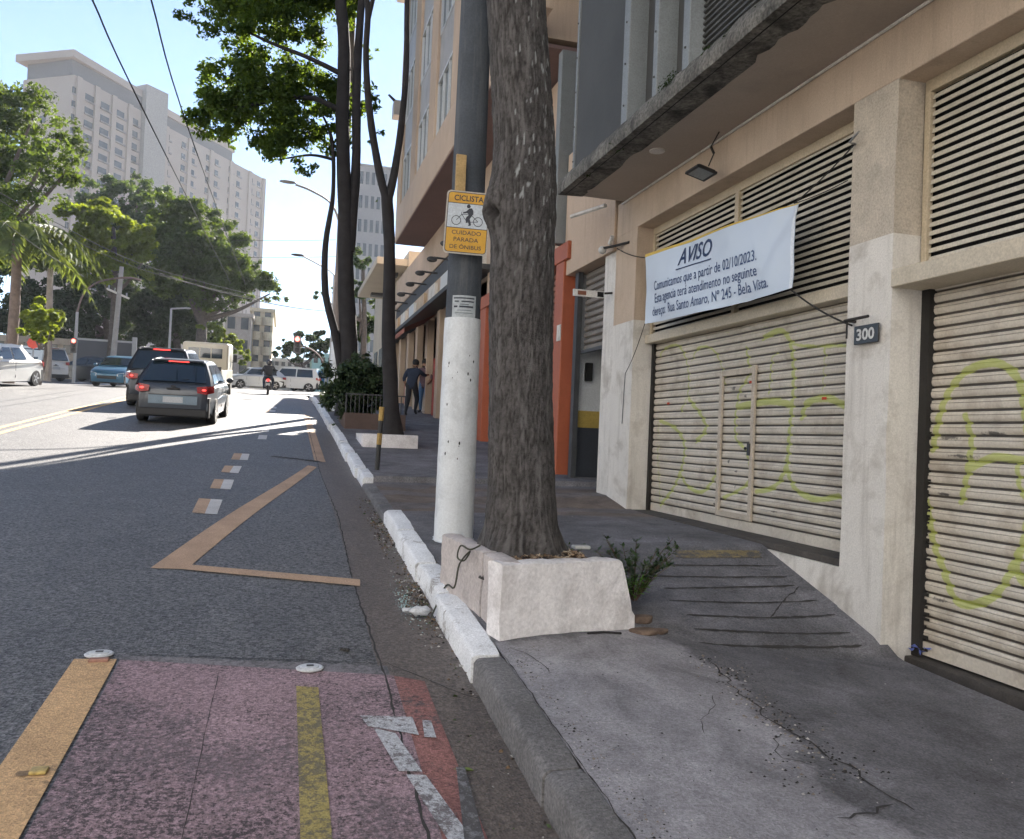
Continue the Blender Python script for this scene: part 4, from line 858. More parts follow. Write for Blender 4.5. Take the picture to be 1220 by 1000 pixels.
mb.poly([sp(x, y, .0052) for x, y in ((.205, .35), (.238, .352), (.212, .31), (.226, .262), (.222, .25), (.200, .25), (.206, .262), (.188, .308))]); mb.poly([sp(x, y, .0046) for x, y in ((.205, .352), (.222, .35), (.192, .318), (.196, .276), (.180, .272), (.176, .315))])
mb.poly([sp(.195+.017*cos(2*pi*k/16), .423+.017*sin(2*pi*k/16)-.004, .0048) for k in range(16)]); mb.build('cyclist_figure', [SGB], sg, fix=False)
for body, x0, x1, y, h, b_ in (('CICLISTA', .065, SW-.065, .462, .05, .02), ('CUIDADO', .065, SW-.065, .168, .036, .006), ('PARADA', .085, SW-.085, .108, .036, .006), ('DE ÔNIBUS', .055, SW-.055, .044, .044, .006)):
    text_part('lettering', body, SGB, sg, sp(x0, y, .003), su, sv, width=x1-x0, height=h, bold=b_, off=.0012)
mb = MB()
for z in (3.42, 3.70): mb.lathe((PX, PY, z), [(.157, 0), (.161, .002), (.161, .022), (.157, .024)], 32)
mb.tube([(PX-.10, PY-.15, 3.43), (PX-.08, PY-.19, 3.43)], .01, 5); mb.build('clamp_band', [mat('band_steel', (.2, .2, .2), rough=.5, metal=.6, bump=0)], sg)

# ------------------------------------------------------------------ the thick street tree and its planter
def bark_mat():
    m = mat('bark_near', (.088, .082, .080), rough=.95, var=.3, vs=5, fine=.15, fs=50, bump=.9, bs=90, attrs=(('fiss', (.02, .017, .016), None), ('lichen', (.36, .38, .38), None), ('ridge', (.15, .143, .14), None)))
    return m
tree = T('thick_street_tree', 'thick rough barked street tree rising out of the broken white planter', 'tree', (1.56, 5.42, .9))
cx = [(.80, 1.60), (1.0, 1.575), (1.3, 1.565), (1.9, 1.53), (2.5, 1.50), (3.2, 1.487), (3.7, 1.475), (4.6, 1.385), (5.5, 1.30), (7, 1.2)]
rr = [(.80, .36), (.95, .285), (1.1, .245), (1.35, .222), (2.0, .208), (3.0, .212), (3.35, .222), (3.7, .208), (4.6, .204), (5.5, .20), (7, .18)]
nt_, nz_ = 150, 420; mb = MB(); fi = []; li = []; ri = []
for j in range(nz_+1):
    z = .80+6.2*(j/nz_)**1.15; c = lin(z, cx); R0 = lin(z, rr)
    for k in range(nt_):
        a = 2*pi*k/nt_; ca, sa = cos(a), sin(a)
        q = Vector((ca*4.6+.5*noise.noise(Vector((ca*2, sa*2, z*2.5))), sa*4.6+.5*noise.noise(Vector((ca*2+4, sa*2, z*2.5))), z*3.4))
        f1 = 1-abs(noise.noise(q*2.1))*2.2; f1 = max(0, f1)**3                       # deep vertical fissures
        f2 = noise.noise(Vector((ca*9, sa*9, z*9))); f3 = noise.noise(Vector((ca*24, sa*24, z*34)))+.6*noise.noise(Vector((ca*42, sa*42, z*60)))
        root = max(0, (1.15-z)/.35)*.055*(.5+.9*sin(a*5+.8)+.4*sin(a*3+2))
        kn = exp(-(((z-3.27)/.15)**2+((atan2(sin(a-3.35), cos(a-3.35)))/.45)**2))*.048 + exp(-(((z-3.16)/.10)**2+((atan2(sin(a-3.3), cos(a-3.3)))/.3)**2))*.05
        hole = exp(-(((z-3.17)/.045)**2+((atan2(sin(a-3.55), cos(a-3.55)))/.14)**2))*.06
        rad = R0*(1+.03*sin(a*2+z)+.02*sin(a*3-z*1.3)) + root + kn - hole - .009*f1+.004*f2+.004*f3
        mb.v.append((c+rad*ca, 5.42+rad*sa, z)); fi.append(min(1, f1*.8+hole*8+max(0, -f3)*.6))
        l = noise.noise(Vector((ca*14, sa*14, z*13))); u = (z > 2.6)*max(0, min(1, (z-2.6)/.6)); li.append(max(0, min(.85, (l-.40)*8))*u*(ca > -.5))
        ri.append(max(0, min(.7, (noise.noise(Vector((ca*10+7, sa*10, z*2.5)))+f2*.5-.12)*2))*(1-f1))
mb.f = [(j*nt_+k, j*nt_+(k+1) % nt_, (j+1)*nt_+(k+1) % nt_, (j+1)*nt_+k) for j in range(nz_) for k in range(nt_)]; mb.m = [0]*len(mb.f); mb.attr = {'fiss': fi, 'lichen': li, 'ridge': ri}
mb.build('trunk', [bark_mat()], tree, smooth=True, angle=180, fix=False)
mb = MB()
for pts, r_ in (([(1.2, 5.42, 6.9), (.9, 5.6, 8.2), (.3, 6.2, 10)], [.16, .12, .06]), ([(1.2, 5.42, 6.9), (1.5, 5.1, 8.4), (2.2, 4.6, 10.3)], [.15, .11, .06]), ([(1.2, 5.42, 6.9), (1.0, 4.9, 8.5), (.4, 3.6, 10.2)], [.13, .1, .05])): mb.tube(smooth_path([Vector(p) for p in pts], 4), lerp_list(r_, 9), 10, wob=.1)
mb.build('limbs', [BARK], tree, smooth=True)
crown('crown', [((.6, 5.6, 11.2), (2.6, 2.4, 1.5)), ((2, 4.2, 11.4), (2.0, 2.2, 1.4)), ((-.2, 3.6, 11), (1.8, 2, 1.2))], 9000, .075, LEAF_M, tree, seed=9, clump=70)
# planter: broken whitewashed masonry, open towards the shops
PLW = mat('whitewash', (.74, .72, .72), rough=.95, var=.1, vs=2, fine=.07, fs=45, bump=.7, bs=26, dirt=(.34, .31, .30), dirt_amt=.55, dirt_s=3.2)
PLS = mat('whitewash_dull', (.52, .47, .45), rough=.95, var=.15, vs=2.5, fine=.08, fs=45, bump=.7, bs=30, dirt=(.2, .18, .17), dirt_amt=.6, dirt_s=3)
pl = T('broken_planter', 'broken whitewashed masonry planter around the thick tree trunk at the kerb', 'planter', (1.7, 5.2, .5))
def wall_seg(name, a, b, th, zt, zb, m, nx=28, nz=10):
    """one rough masonry wall from a to b (xy), thickness th to the left, top zt(u), bottom zb(u)"""
    a = Vector(a); b = Vector(b); d = (b-a).normalized(); nn = Vector((-d.y, d.x)); vs = []; fs = []; prof2 = [(0, 0)]+[(0, i/nz) for i in range(1, nz)]+[(.0, .985), (.12, 1.0), (.5, 1.004), (.88, 1.0), (1, .985)]+[(1, i/nz) for i in range(nz-1, -1, -1)]
    n = len(prof2)
    for i in range(nx+1):
        u = i/nx; p = a+(b-a)*u
        for (t, h) in prof2:
            z = zb(u)+(zt(u)-zb(u))*h; q = p+nn*th*t; w_ = Vector((q.x*7, q.y*7, z*7)); k = .011
            vs.append((q.x+k*noise.noise(w_), q.y+k*noise.noise(w_+Vector((9, 0, 0))), z+k*.8*noise.noise(w_*1.6+Vector((0, 9, 0)))))
    fs = [(i*n+k, i*n+(k+1) % n, (i+1)*n+(k+1) % n, (i+1)*n+k) for i in range(nx) for k in range(n)]+[tuple(range(n)), tuple(range(nx*n, nx*n+n))]
    mb = MB(); mb.add(vs, fs); return mb.build(name, m, pl, smooth=True, angle=50)
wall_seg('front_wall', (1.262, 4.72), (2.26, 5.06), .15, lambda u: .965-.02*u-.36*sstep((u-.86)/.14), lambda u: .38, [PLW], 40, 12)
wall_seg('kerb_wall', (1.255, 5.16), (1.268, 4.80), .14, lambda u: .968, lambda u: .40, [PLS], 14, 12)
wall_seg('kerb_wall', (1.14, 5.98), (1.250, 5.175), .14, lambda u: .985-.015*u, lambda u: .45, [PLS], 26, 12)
mb = MB(); n = 26
for j in range(n+1):
    for i in range(n+1):
        x = 1.27+i/n*1.15; y = 4.86+j/n*1.2; y = max(y, 4.86+(x-1.3)*.36); e = sstep((2.35-x)/.45)*sstep((6.1-y)/.35)
        z = walk(x, y)-.02+(.945-walk(x, y)+.03*noise.noise(Vector((x*5, y*5, 1)))+.012*noise.noise(Vector((x*22, y*22, 1))))*e; mb.v.append((x, y, z))
mb.f = [(j*(n+1)+i, j*(n+1)+i+1, (j+1)*(n+1)+i+1, (j+1)*(n+1)+i) for j in range(n) for i in range(n)]; mb.m = [0]*len(mb.f)
mb.build('soil', [mat('soil_brown', (.07, .048, .036), rough=1, var=.35, vs=9, fine=.3, fs=60, bump=.9, bs=50)], pl, fix=False, smooth=True)
def soilz(x, y): e = sstep((2.35-x)/.45)*sstep((6.1-y)/.35); return walk(x, y)-.02+(.945-walk(x, y)+.03*noise.noise(Vector((x*5, y*5, 1))))*e
mb = MB(); r = random.Random(11); MU = [mat('mulch_tan', (.36, .25, .15), rough=.9, var=.4, vs=30, bump=0), mat('mulch_brown', (.14, .085, .055), rough=.9, var=.4, vs=30, bump=0), mat('mulch_pale', (.50, .42, .31), rough=.9, var=.2, vs=30, bump=0)]
for k in range(2600):
    x = r.uniform(1.36, 2.2); y = r.uniform(4.86+(x-1.3)*.36, 5.95); 
    if (x-1.58)**2+(y-5.42)**2 < .055: continue
    z = soilz(x, y)+.014+r.random()*.012; a = r.uniform(0, pi); L_ = r.uniform(.008, .026); W_ = L_*r.uniform(.2, .55); M = Matrix.Translation((x, y, z)) @ Matrix.Rotation(a, 4, 'Z') @ Matrix.Rotation(r.uniform(-.6, .6), 4, 'X') @ Matrix.Rotation(r.uniform(-.5, .5), 4, 'Y')
    mb.add([M @ Vector(p) for p in ((-L_, -W_, 0), (L_, -W_*.6, 0), (L_*.8, W_, .002), (-L_*.9, W_*.7, 0))], [(0, 1, 2, 3)], r.choice((0, 0, 1, 1, 2)))
tag(mb.build('wood_mulch', MU, fix=False), 'tan wood chips and dead leaves strewn around the thick trunk in the planter', 'mulch', kind='stuff')
# planter's cracked edge pieces, paving stub beside the soil
mb = MB()
for (x, y, s, h) in ((2.30, 5.02, .10, .035), (2.42, 5.06, .07, .03), (2.36, 5.20, .08, .05)):
    z = walk(x, y); pts = [(x+s*cos(a)*(1+.3*noise.noise(Vector((a*3, x*9, 0)))), y+s*.6*sin(a), z-.01) for a in [2*pi*k/9 for k in range(9)]]; mb.prism(pts, (0.01, 0, h))
mb.build('rubble', [mat('rubble_brown', (.17, .12, .09), rough=1, var=.3, vs=12, bump=.8, bs=40)], pl, bevel=.008, seg=1)
# weed shrub
def weed(loc, h, spread, n, nl, label, seed, ls=.016):
    t = T('weed_plant', label, 'plant', loc); r = random.Random(seed); mb = MB(); V = []; F = []; lv = MB()
    for s in range(n):
        a = r.uniform(0, 2*pi); ln = h*r.uniform(.55, 1.1); tip = Vector((cos(a)*spread*r.uniform(.4, 1.1), sin(a)*spread*r.uniform(.4, 1.1), ln)); base = Vector(loc)+Vector((cos(a)*.02, sin(a)*.02, 0)); P = [base, base+tip*.5+Vector((0, 0, ln*.12)), base+tip]
        P = smooth_path(P, 4); mb.tube(P, lerp_list([.004, .002], len(P)), 4)
        for k in range(nl):
            q = P[0].lerp(P[-1], 0); i = r.uniform(.15, 1)*(len(P)-1); j = int(min(i, len(P)-2)); q = P[j].lerp(P[j+1], i-j); d = Vector((r.uniform(-1, 1), r.uniform(-1, 1), r.uniform(-.2, .7))).normalized(); b = d.cross(Vector((0, 0, 1))).normalized(); s_ = ls*r.uniform(.7, 1.4)
            c = q+d*s_*1.2; lv.add([q+d*s_*.2, c-b*s_*.55, q+d*s_*2.4, c+b*s_*.55], [(0, 1, 2, 3)], 0 if P[j].z > loc[2]+h*.35 else 1)
    mb.build('stems', [mat('weed_stem', (.09, .06, .04), rough=.9, bump=0)], t); lv.build('leaves', [mat('weed_leaf', (.035, .065, .03), rough=.5, var=.3, vs=20, bump=0, translucent=.25), mat('weed_leaf_light', (.08, .19, .03), rough=.5, var=.3, vs=20, bump=0, translucent=.3)], t, fix=False); return t
weed((2.37, 5.35, .62), .40, .30, 24, 42, 'leafy green weed growing out of the soil at the planter\'s open right end', 3, .019)
weed((2.05, 5.75, .86), .12, .16, 7, 12, 'small low dark weed on the soil behind the thick tree trunk', 4, .014)
mb = MB(); mb.box(2.02, 2.14, 5.60, 5.68, .93, .955); solo(mb, 'plastic_scrap', [mat('scrap_pale', (.5, .5, .48), rough=.4, bump=0)], 'pale flat scrap lying on the planter soil right of the trunk', 'litter', bevel=.006, seg=1)
# cord looped over the planter edge
mb = MB(); pts = [aY(572, 650, 5.3), aY(560, 655, 5.25), aY(549, 652, 5.5)+Vector((0, 0, .01)), aY(545, 664, 5.4), aY(553, 668, 5.3), aY(560, 657, 5.35), aY(553, 672, 5.2)+Vector((-.03, 0, 0)), aY(545, 700, 5.05)+Vector((-.02, 0, 0)), aR(530, 722)+Vector((0, 0, .14)), aR(513, 742)+Vector((0, 0, .03))]
mb.tube(smooth_path(pts, 5), .006, 6); solo(mb, 'old_cord', [mat('cord', (.06, .06, .04), rough=.9, bump=0)], 'old dark cord looped over the planter edge and trailing into the gutter', 'cord')
# litter in the gutter
mb = MB(); c = aR(500, 733)+Vector((0, 0, .03)); mb.ball(c, .05, 8, sc=(1.5, .8, .6)); mb.ball(c+Vector((-.08, .02, .0)), .03, 6, sc=(1.3, .7, .5))
o = solo(mb, 'white_rag', [mat('rag_white', (.55, .57, .6), rough=.8, var=.1, vs=20, bump=.8, bs=30)], 'crumpled white rag lying in the gutter below the painted kerb', 'litter', smooth=True)
for v in o.data.vertices: v.co += Vector((noise.noise(v.co*40), noise.noise(v.co*40+Vector((5, 0, 0))), noise.noise(v.co*40+Vector((0, 5, 0)))))*.018
mb = MB(); r = random.Random(12)
for k in range(900):
    y = r.choice((r.gauss(6.0, .35), r.uniform(2.2, 10.5), r.gauss(8.3, .6))); x = 1.06-abs(r.gauss(0, .11)); s = r.uniform(.003, .011)*(1.5 if r.random() < .06 else 1); z = prof(y)-.03+.003
    M = Matrix.Translation((x, y, z+s*.3)) @ Matrix.Rotation(r.uniform(0, 6), 4, 'Z') @ Matrix.Rotation(r.uniform(-.8, .8), 4, 'X'); mb.add([M @ Vector(p) for p in ((-s, -s, 0), (s, -s*.7, 0), (s*.6, s, s*.3), (-s, s*.5, 0), (0, 0, s*.9))], [(0, 1, 4), (1, 2, 4), (2, 3, 4), (3, 0, 4)], r.choice((0, 0, 1, 1, 2, 3)))
for k in range(260):
    c = Vector((.86+r.gauss(0, .06), 6.0+r.gauss(0, .22), prof(6.0)-.02)); s = r.uniform(.003, .008); mb.add([(c.x-s, c.y-s, prof(c.y)-.022), (c.x+s, c.y-s, prof(c.y)-.022), (c.x, c.y+s, prof(c.y)-.022), (c.x, c.y, prof(c.y)-.022+s)], [(0, 1, 3), (1, 2, 3), (2, 0, 3)], 4)
tag(mb.build('gutter_debris', [mat('debris_dark', (.03, .025, .02), rough=1, bump=0), mat('debris_brown', (.13, .085, .05), rough=1, bump=0), mat('debris_pale', (.38, .37, .34), rough=.9, bump=0), mat('debris_green', (.06, .09, .03), rough=.9, bump=0), mat('broken_glass', (.26, .36, .36), rough=.2, bump=0)], fix=False), 'leaf bits, grit and crushed glass along the kerb in the gutter', 'debris', kind='stuff')
for i, (px, py, a, s) in enumerate(((595, 851, .6, .045), (600, 860, 2.4, .04), (553, 914, 0.1, .05))):
    p = aR(px, py)+Vector((0, 0, .0)); M = Matrix.Translation((p.x, p.y, prof(p.y)-.015)) @ Matrix.Rotation(a, 4, 'Z') @ Matrix.Rotation(.2, 4, 'Y')
    mb = MB(); mb.add([M @ Vector(q) for q in ((-s, 0, 0), (-s*.3, -s*.35, .006), (s*.5, -s*.25, .01), (s*1.1, 0, .002), (s*.5, s*.25, .01), (-s*.3, s*.35, .006))], [(0, 1, 2, 3, 4, 5)])
    solo(mb, 'fallen_leaf', [mat('leaf_fallen', (.15, .21, .05), rough=.6, bump=0)], ['upper bright green leaf against the dark kerb foot', 'lower green leaf against the dark kerb foot', 'pale green leaf lying alone on the gutter nearest the camera'][i], 'leaf', 'fallen leaves in the gutter', fix=False)
mb = MB(); p = aR(411, 776); 
for k in range(6): mb.ball(p+Vector((r.uniform(-.02, .02), r.uniform(-.02, .02), .006)), .012, 4)
solo(mb, 'clod', [CRK], 'small dark clod on the asphalt left of the kerb', 'clod')
mb = MB(); p1 = aW(700, 757); p2 = aW(740, 757); mb.tube([p1+Vector((0, 0, .012)), p1.lerp(p2, .5)+Vector((0, .01, .016)), p2+Vector((0, 0, .012))], .007, 5); solo(mb, 'twig', [BARK_D], 'thin twig lying on the slab in front of the planter', 'twig')
# road studs
STW = mat('stud_white', (.55, .56, .56), rough=.4, var=.08, vs=20, bump=0); STY = mat('stud_yellow', (.40, .30, .10), rough=.5, var=.3, vs=30, bump=0)
for (px, py, lab) in ((118, 782, 'round white metal stud at the head of the wide yellow line'), (369, 798, 'round white metal stud at the head of the faded yellow line')):
    p = aR(px, py); z = prof(p.y)+.004; t = T('road_stud', lab, 'road stud', (p.x, p.y, z), 0, 'round white road studs')
    mb = MB(); mb.lathe((p.x, p.y, z), [(.072, 0), (.075, .006), (.066, .012), (.05, .010), (.045, .015), (.02, .017)], 28); mb.build('disc', [STW], t, smooth=True, angle=30)
    mb = MB(); mb.box(p.x-.018, p.x+.02, p.y-.010, p.y+.012, z+.0171, z+.021); mb.build('bolt', [DKM], t)
p = aR(118, 789); t = T('stud_block', 'small pinkish block under the round stud on the wide yellow line', 'road stud', (p.x, p.y, prof(p.y))); mb = MB(); mb.box(p.x-.05, p.x+.05, p.y-.03, p.y+.015, prof(p.y)+.004, prof(p.y)+.022); mb.build('block', [mat('block_pink', (.3, .16, .12), rough=.7, bump=0)], t, bevel=.004, seg=1)
p = aR(46, 924); z = prof(p.y)+.008; t = T('reflector_stud', 'broken square yellow reflector on the near part of the wide yellow line', 'road stud', (p.x, p.y, z))
mb = MB(); mb.box(p.x-.032, p.x+.032, p.y-.03, p.y+.03, z, z+.016); mb.build('block', [STY], t, bevel=.008, seg=2)
mb = MB(); mb.lathe((p.x-.05, p.y, z), [(.032, 0), (.032, .002)], 16); mb.build('glue_scar', [mat('scar', (.22, .15, .09), rough=.9, var=.3, vs=30, bump=0)], t)

# ------------------------------------------------------------------ street trees further up the pavement
def tree_from(name, label, stems, blobs, nleaf, leaf, lm, seed, bark=BARK, loc=None, group=None, clump=60, cat='tree', wob=.12):
    base = Vector(stems[0][0][0]) if loc is None else Vector(loc); t = T(name, label, cat, tuple(base), 0, group)
    mb = MB()
    for i, (pts, r_) in enumerate(stems): P = smooth_path([Vector(p) for p in pts], 5); mb.tube(P, lerp_list(r_, len(P)), 12, wob=wob, seed=seed+i)
    mb.build('trunk', [bark], t, smooth=True, angle=70)
    if blobs: crown('crown', blobs, nleaf, leaf, lm, t, seed=seed, clump=clump, shell=.2)
    return t
def bl_px(lst, k=1.): return [(aY(x, y, Y), (r_*Y/1000*k, r_*Y/1000*1.0*k, r_*Y/1000*.85*k)) for (x, y, r_, Y) in lst]
Y1 = 24.0
def pY(l, Y=Y1): return [aY(x, y, Y) for x, y in l]
b1 = aY(417, 480, Y1); b1.z = walk(b1.x, Y1)
tree_from('tall_street_tree', 'tall dark trunked street tree whose leafy boughs hang over the road', [
    ([b1]+pY([(416, 430), (412, 330), (411, 250), (408, 150), (410, 60), (404, -20), (400, -90)]), [.42, .26, .22, .20, .19, .17, .15, .08]),
    (pY([(416, 300), (424, 200), (425, 100), (431, 0), (440, -80)]), [.16, .13, .12, .10, .05]),
    (pY([(408, 450), (400, 400), (388, 350), (388, 290), (397, 230), (395, 165), (380, 130)]), [.13, .11, .10, .085, .06, .05, .02]),
    (pY([(411, 135), (375, 118), (335, 118), (300, 125), (262, 132)]), [.09, .07, .055, .04, .02]), (pY([(410, 90), (370, 70), (320, 50), (270, 25)]), [.08, .06, .045, .02]), (pY([(397, 190), (370, 185), (335, 190)]), [.05, .035, .02])],
    bl_px([(250, 140, 30, 24), (282, 112, 46, 24.5), (330, 92, 38, 24), (306, 158, 34, 23.5), (262, 95, 30, 24), (345, 150, 36, 24), (383, 118, 34, 25), (395, 165, 26, 25), (430, 120, 22, 25.5), (440, 160, 16, 25), (358, 198, 20, 23), (290, 60, 26, 25), (365, 60, 30, 25), (322, 176, 22, 24),
                     (240, 15, 26, 23), (285, 8, 36, 24), (340, 15, 38, 24), (390, -10, 40, 25), (300, -45, 70, 25), (400, -70, 60, 25), (225, 5, 16, 23), (440, 60, 12, 26), (448, 240, 9, 25), (315, 130, 34, 25), (370, 150, 26, 24), (345, 105, 30, 25), (300, 80, 24, 24.5), (270, 170, 16, 23.5), (420, 140, 18, 25)], 1.12), 84000, .07, LEAF_S, 21, BARK_D, clump=520)
Y2 = 16.6
b2 = aY(467, 532, Y2); b2.z = walk(b2.x, Y2)+.1
tree_from('forked_street_tree', 'slender dark forked street tree growing in the low white box planter', [
    ([b2]+pY([(466, 480), (463, 400), (464, 300), (461, 235)], Y2), [.23, .155, .135, .115, .115]), (pY([(461, 240), (452, 205), (441, 140), (436, 70), (438, 10), (430, -60)], Y2), [.085, .08, .07, .06, .055, .04]),
    (pY([(462, 240), (470, 205), (478, 150), (484, 80), (485, 0), (490, -90)], Y2), [.085, .075, .065, .055, .05, .04]), (pY([(437, 30), (448, -20), (455, -80)], Y2), [.05, .04, .02]), (pY([(470, 120), (463, 113)], Y2), [.03, .02])],
    bl_px([(440, -170, 90, 16.6), (380, -150, 70, 15.5), (500, -190, 70, 17)]), 9000, .08, LEAF_M, 22, BARK_D, clump=60)
# low white box planter
bx = T('box_planter', 'low whitewashed box planter at the foot of the slender forked tree', 'planter', (1.93, 16.4, walk(2, 16.4)))
zb_ = walk(2, 15.7)-.05
mb = MB(); X0, X1, Ya, Yb = 1.42, 2.44, 15.6, 17.25
for (a, b, c, d) in ((X0, X1, Ya, Ya+.14), (X0, X1, Yb-.14, Yb), (X0, X0+.14, Ya+.14, Yb-.14), (X1-.14, X1, Ya+.14, Yb-.14)): mb.box(a, b, c, d, zb_, zb_+.29)
mb.build('wall', [PLW], bx, bevel=.015); mb = MB(); mb.box(X0+.12, X1-.12, Ya+.12, Yb-.12, zb_, zb_+.22); mb.build('soil', [MATS['soil_brown']], bx)
# thin striped post
mb = MB(); p = aW(449, 560); q = aY(455, 485, p.y); pts = [p.lerp(q, i/6) for i in range(7)]; tp = T('striped_post', 'thin leaning black post with yellow bands beside the box planter', 'post', tuple(p))
mb.tube([p, q], .035, 10); mb.build('rod', [mat('post_black', (.03, .03, .03), rough=.7, bump=0)], tp); mb = MB()
for u0, u1 in ((.40, .58), (.78, 1.0)): mb.tube([p.lerp(q, u0), p.lerp(q, u1)], .038, 10)
mb.build('yellow_band', [mat('post_yellow', (.35, .23, .07), rough=.7, var=.3, vs=20, bump=0)], tp)
# hedge in a fenced planter
hp = T('fenced_planter', 'dark fenced planter box under the round clipped hedge', 'planter', (1.95, 20.6, walk(2, 20.6))); z0 = walk(2, 19.6)-.05
mb = MB(); mb.box(1.35, 2.75, 19.6, 21.9, z0, z0+.42); mb.build('box', [mat('planter_brown', (.10, .07, .06), rough=.9, var=.2, bump=.3)], hp, bevel=.01, seg=1)
mb = MB()
for i in range(15): mb.tube([(1.38+i*.096, 19.62, z0+.4), (1.38+i*.096, 19.62, z0+.85)], .012, 4)
for i in range(22): mb.tube([(1.38, 19.62+i*.105, z0+.4), (1.38, 19.62+i*.105, z0+.85)], .012, 4)
mb.box(1.36, 2.74, 19.61, 19.64, z0+.84, z0+.87); mb.box(1.36, 1.39, 19.6, 21.9, z0+.84, z0+.87); mb.build('railing', [DKM], hp)
hd = T('hedge', 'dense dark green hedge bush spilling over the kerb under the tall tree', 'hedge', (1.9, 20.8, z0+.42))
mb = MB(); mb.tube([(1.9, 20.8, z0+.3), (1.9, 20.8, z0+1.2)], .05, 6); mb.build('stem', [BARK_D], hd)
crown('foliage', bl_px([(425, 455, 26, 20.6), (408, 470, 22, 20.4), (440, 458, 22, 20.8), (405, 445, 18, 20.5), (398, 488, 12, 20), (445, 475, 20, 20.6), (420, 480, 22, 20.4), (430, 437, 18, 21), (396, 503, 7, 19.8), (400, 470, 14, 20.2), (450, 445, 14, 21)], 1.25), 24000, .045, mat('leaf_hedge', (.03, .055, .022), rough=.5, var=.4, vs=1.5, fine=.2, fs=8, bump=0, translucent=.2), hd, seed=31, clump=170, shell=.1)
# concrete pole with lamp arms, behind the hedge
lp = T('lamp_pole', 'slim concrete lamp pole with whitewashed foot behind the hedge', 'street lamp', (1.25, 26, walk(1.3, 26)))
c0 = aY(396, 500, 26); mb = MB(); zf = walk(1.3, 26); P0 = Vector((c0.x+.02, 26, zf))
mb.tube([P0, P0+Vector((0, 0, 6)), P0+Vector((0, 0, 13))], [.16, .14, .11], 14); mb.build('shaft', [mat('pole_pinkish', (.22, .185, .17), rough=.9, var=.15, vs=3, bump=.2)], lp, smooth=True)
mb = MB(); mb.tube([P0, P0+Vector((0, 0, 2.1))], [.168, .163], 14); mb.build('painted_base', [PWH], lp, smooth=True)
mb = MB(); mb.tube(smooth_path([aY(405, 268, 26), aY(395, 243, 26), aY(372, 228, 26), aY(352, 220, 26)], 4), .035, 6); mb.build('arm', [SPAN], lp)
mb = MB(); q = aY(343, 217, 26); mb.ball(q, .1, 6, sc=(2.6, .9, .5)); mb.build('lamp_head', [SPAN], lp, smooth=True)
lp2 = T('lamp_pole', 'distant street lamp with an arm reaching left over the road', 'street lamp', (1.9, 42, walk(1.9, 42))); q0 = aY(392, 322, 42); b_ = Vector((q0.x+.3, 42, walk(1.9, 42)))
mb = MB(); mb.tube([b_, Vector((b_.x, 42, q0.z-.2))], [.11, .08], 8); mb.build('shaft', [SPAN], lp2); mb = MB(); mb.tube([Vector((b_.x, 42, q0.z-.25)), q0, aY(370, 310, 42), aY(360, 305, 42)], .04, 6); mb.build('arm', [SPAN], lp2)
mb = MB(); mb.ball(aY(355, 304, 42), .13, 6, sc=(2.6, 1, .5)); mb.build('lamp_head', [DKM], lp2, smooth=True)
def aZ(px, py, Z): d = ray(px, py); return EYE+d*((Z-EYE.z)/d.z)
# ------------------------------------------------------------------ vehicles
TYRE = mat('tyre_rubber', (.018, .018, .018), rough=.85, var=.1, bump=0); RIM = mat('rim_alloy', (.35, .35, .36), rough=.35, metal=.7, var=.05, bump=0)
CGL = mat('car_glass', (.012, .02, .026), rough=.05, var=0, fine=0, bump=0, spec=.8); TRIM = mat('car_trim_black', (.02, .02, .021), rough=.6, var=.1, bump=0)
REDL = mat('brake_light_lit', (.6, .02, .02), rough=.3, var=0, fine=0, bump=0, emit=(1, .05, .04), emit_s=.8); REDD = mat('tail_light', (.28, .015, .015), rough=.25, var=0, fine=0, bump=0)
HLT = mat('headlamp_glass', (.5, .52, .54), rough=.15, var=0, fine=0, bump=0); PLATE = mat('number_plate', (.42, .44, .46), rough=.5, var=.05, bump=0)
def paint(n, c, metal=.25): return mat('car_paint_'+n, c, rough=.35, var=.03, fine=0, bump=0, metal=metal, coat=.35)
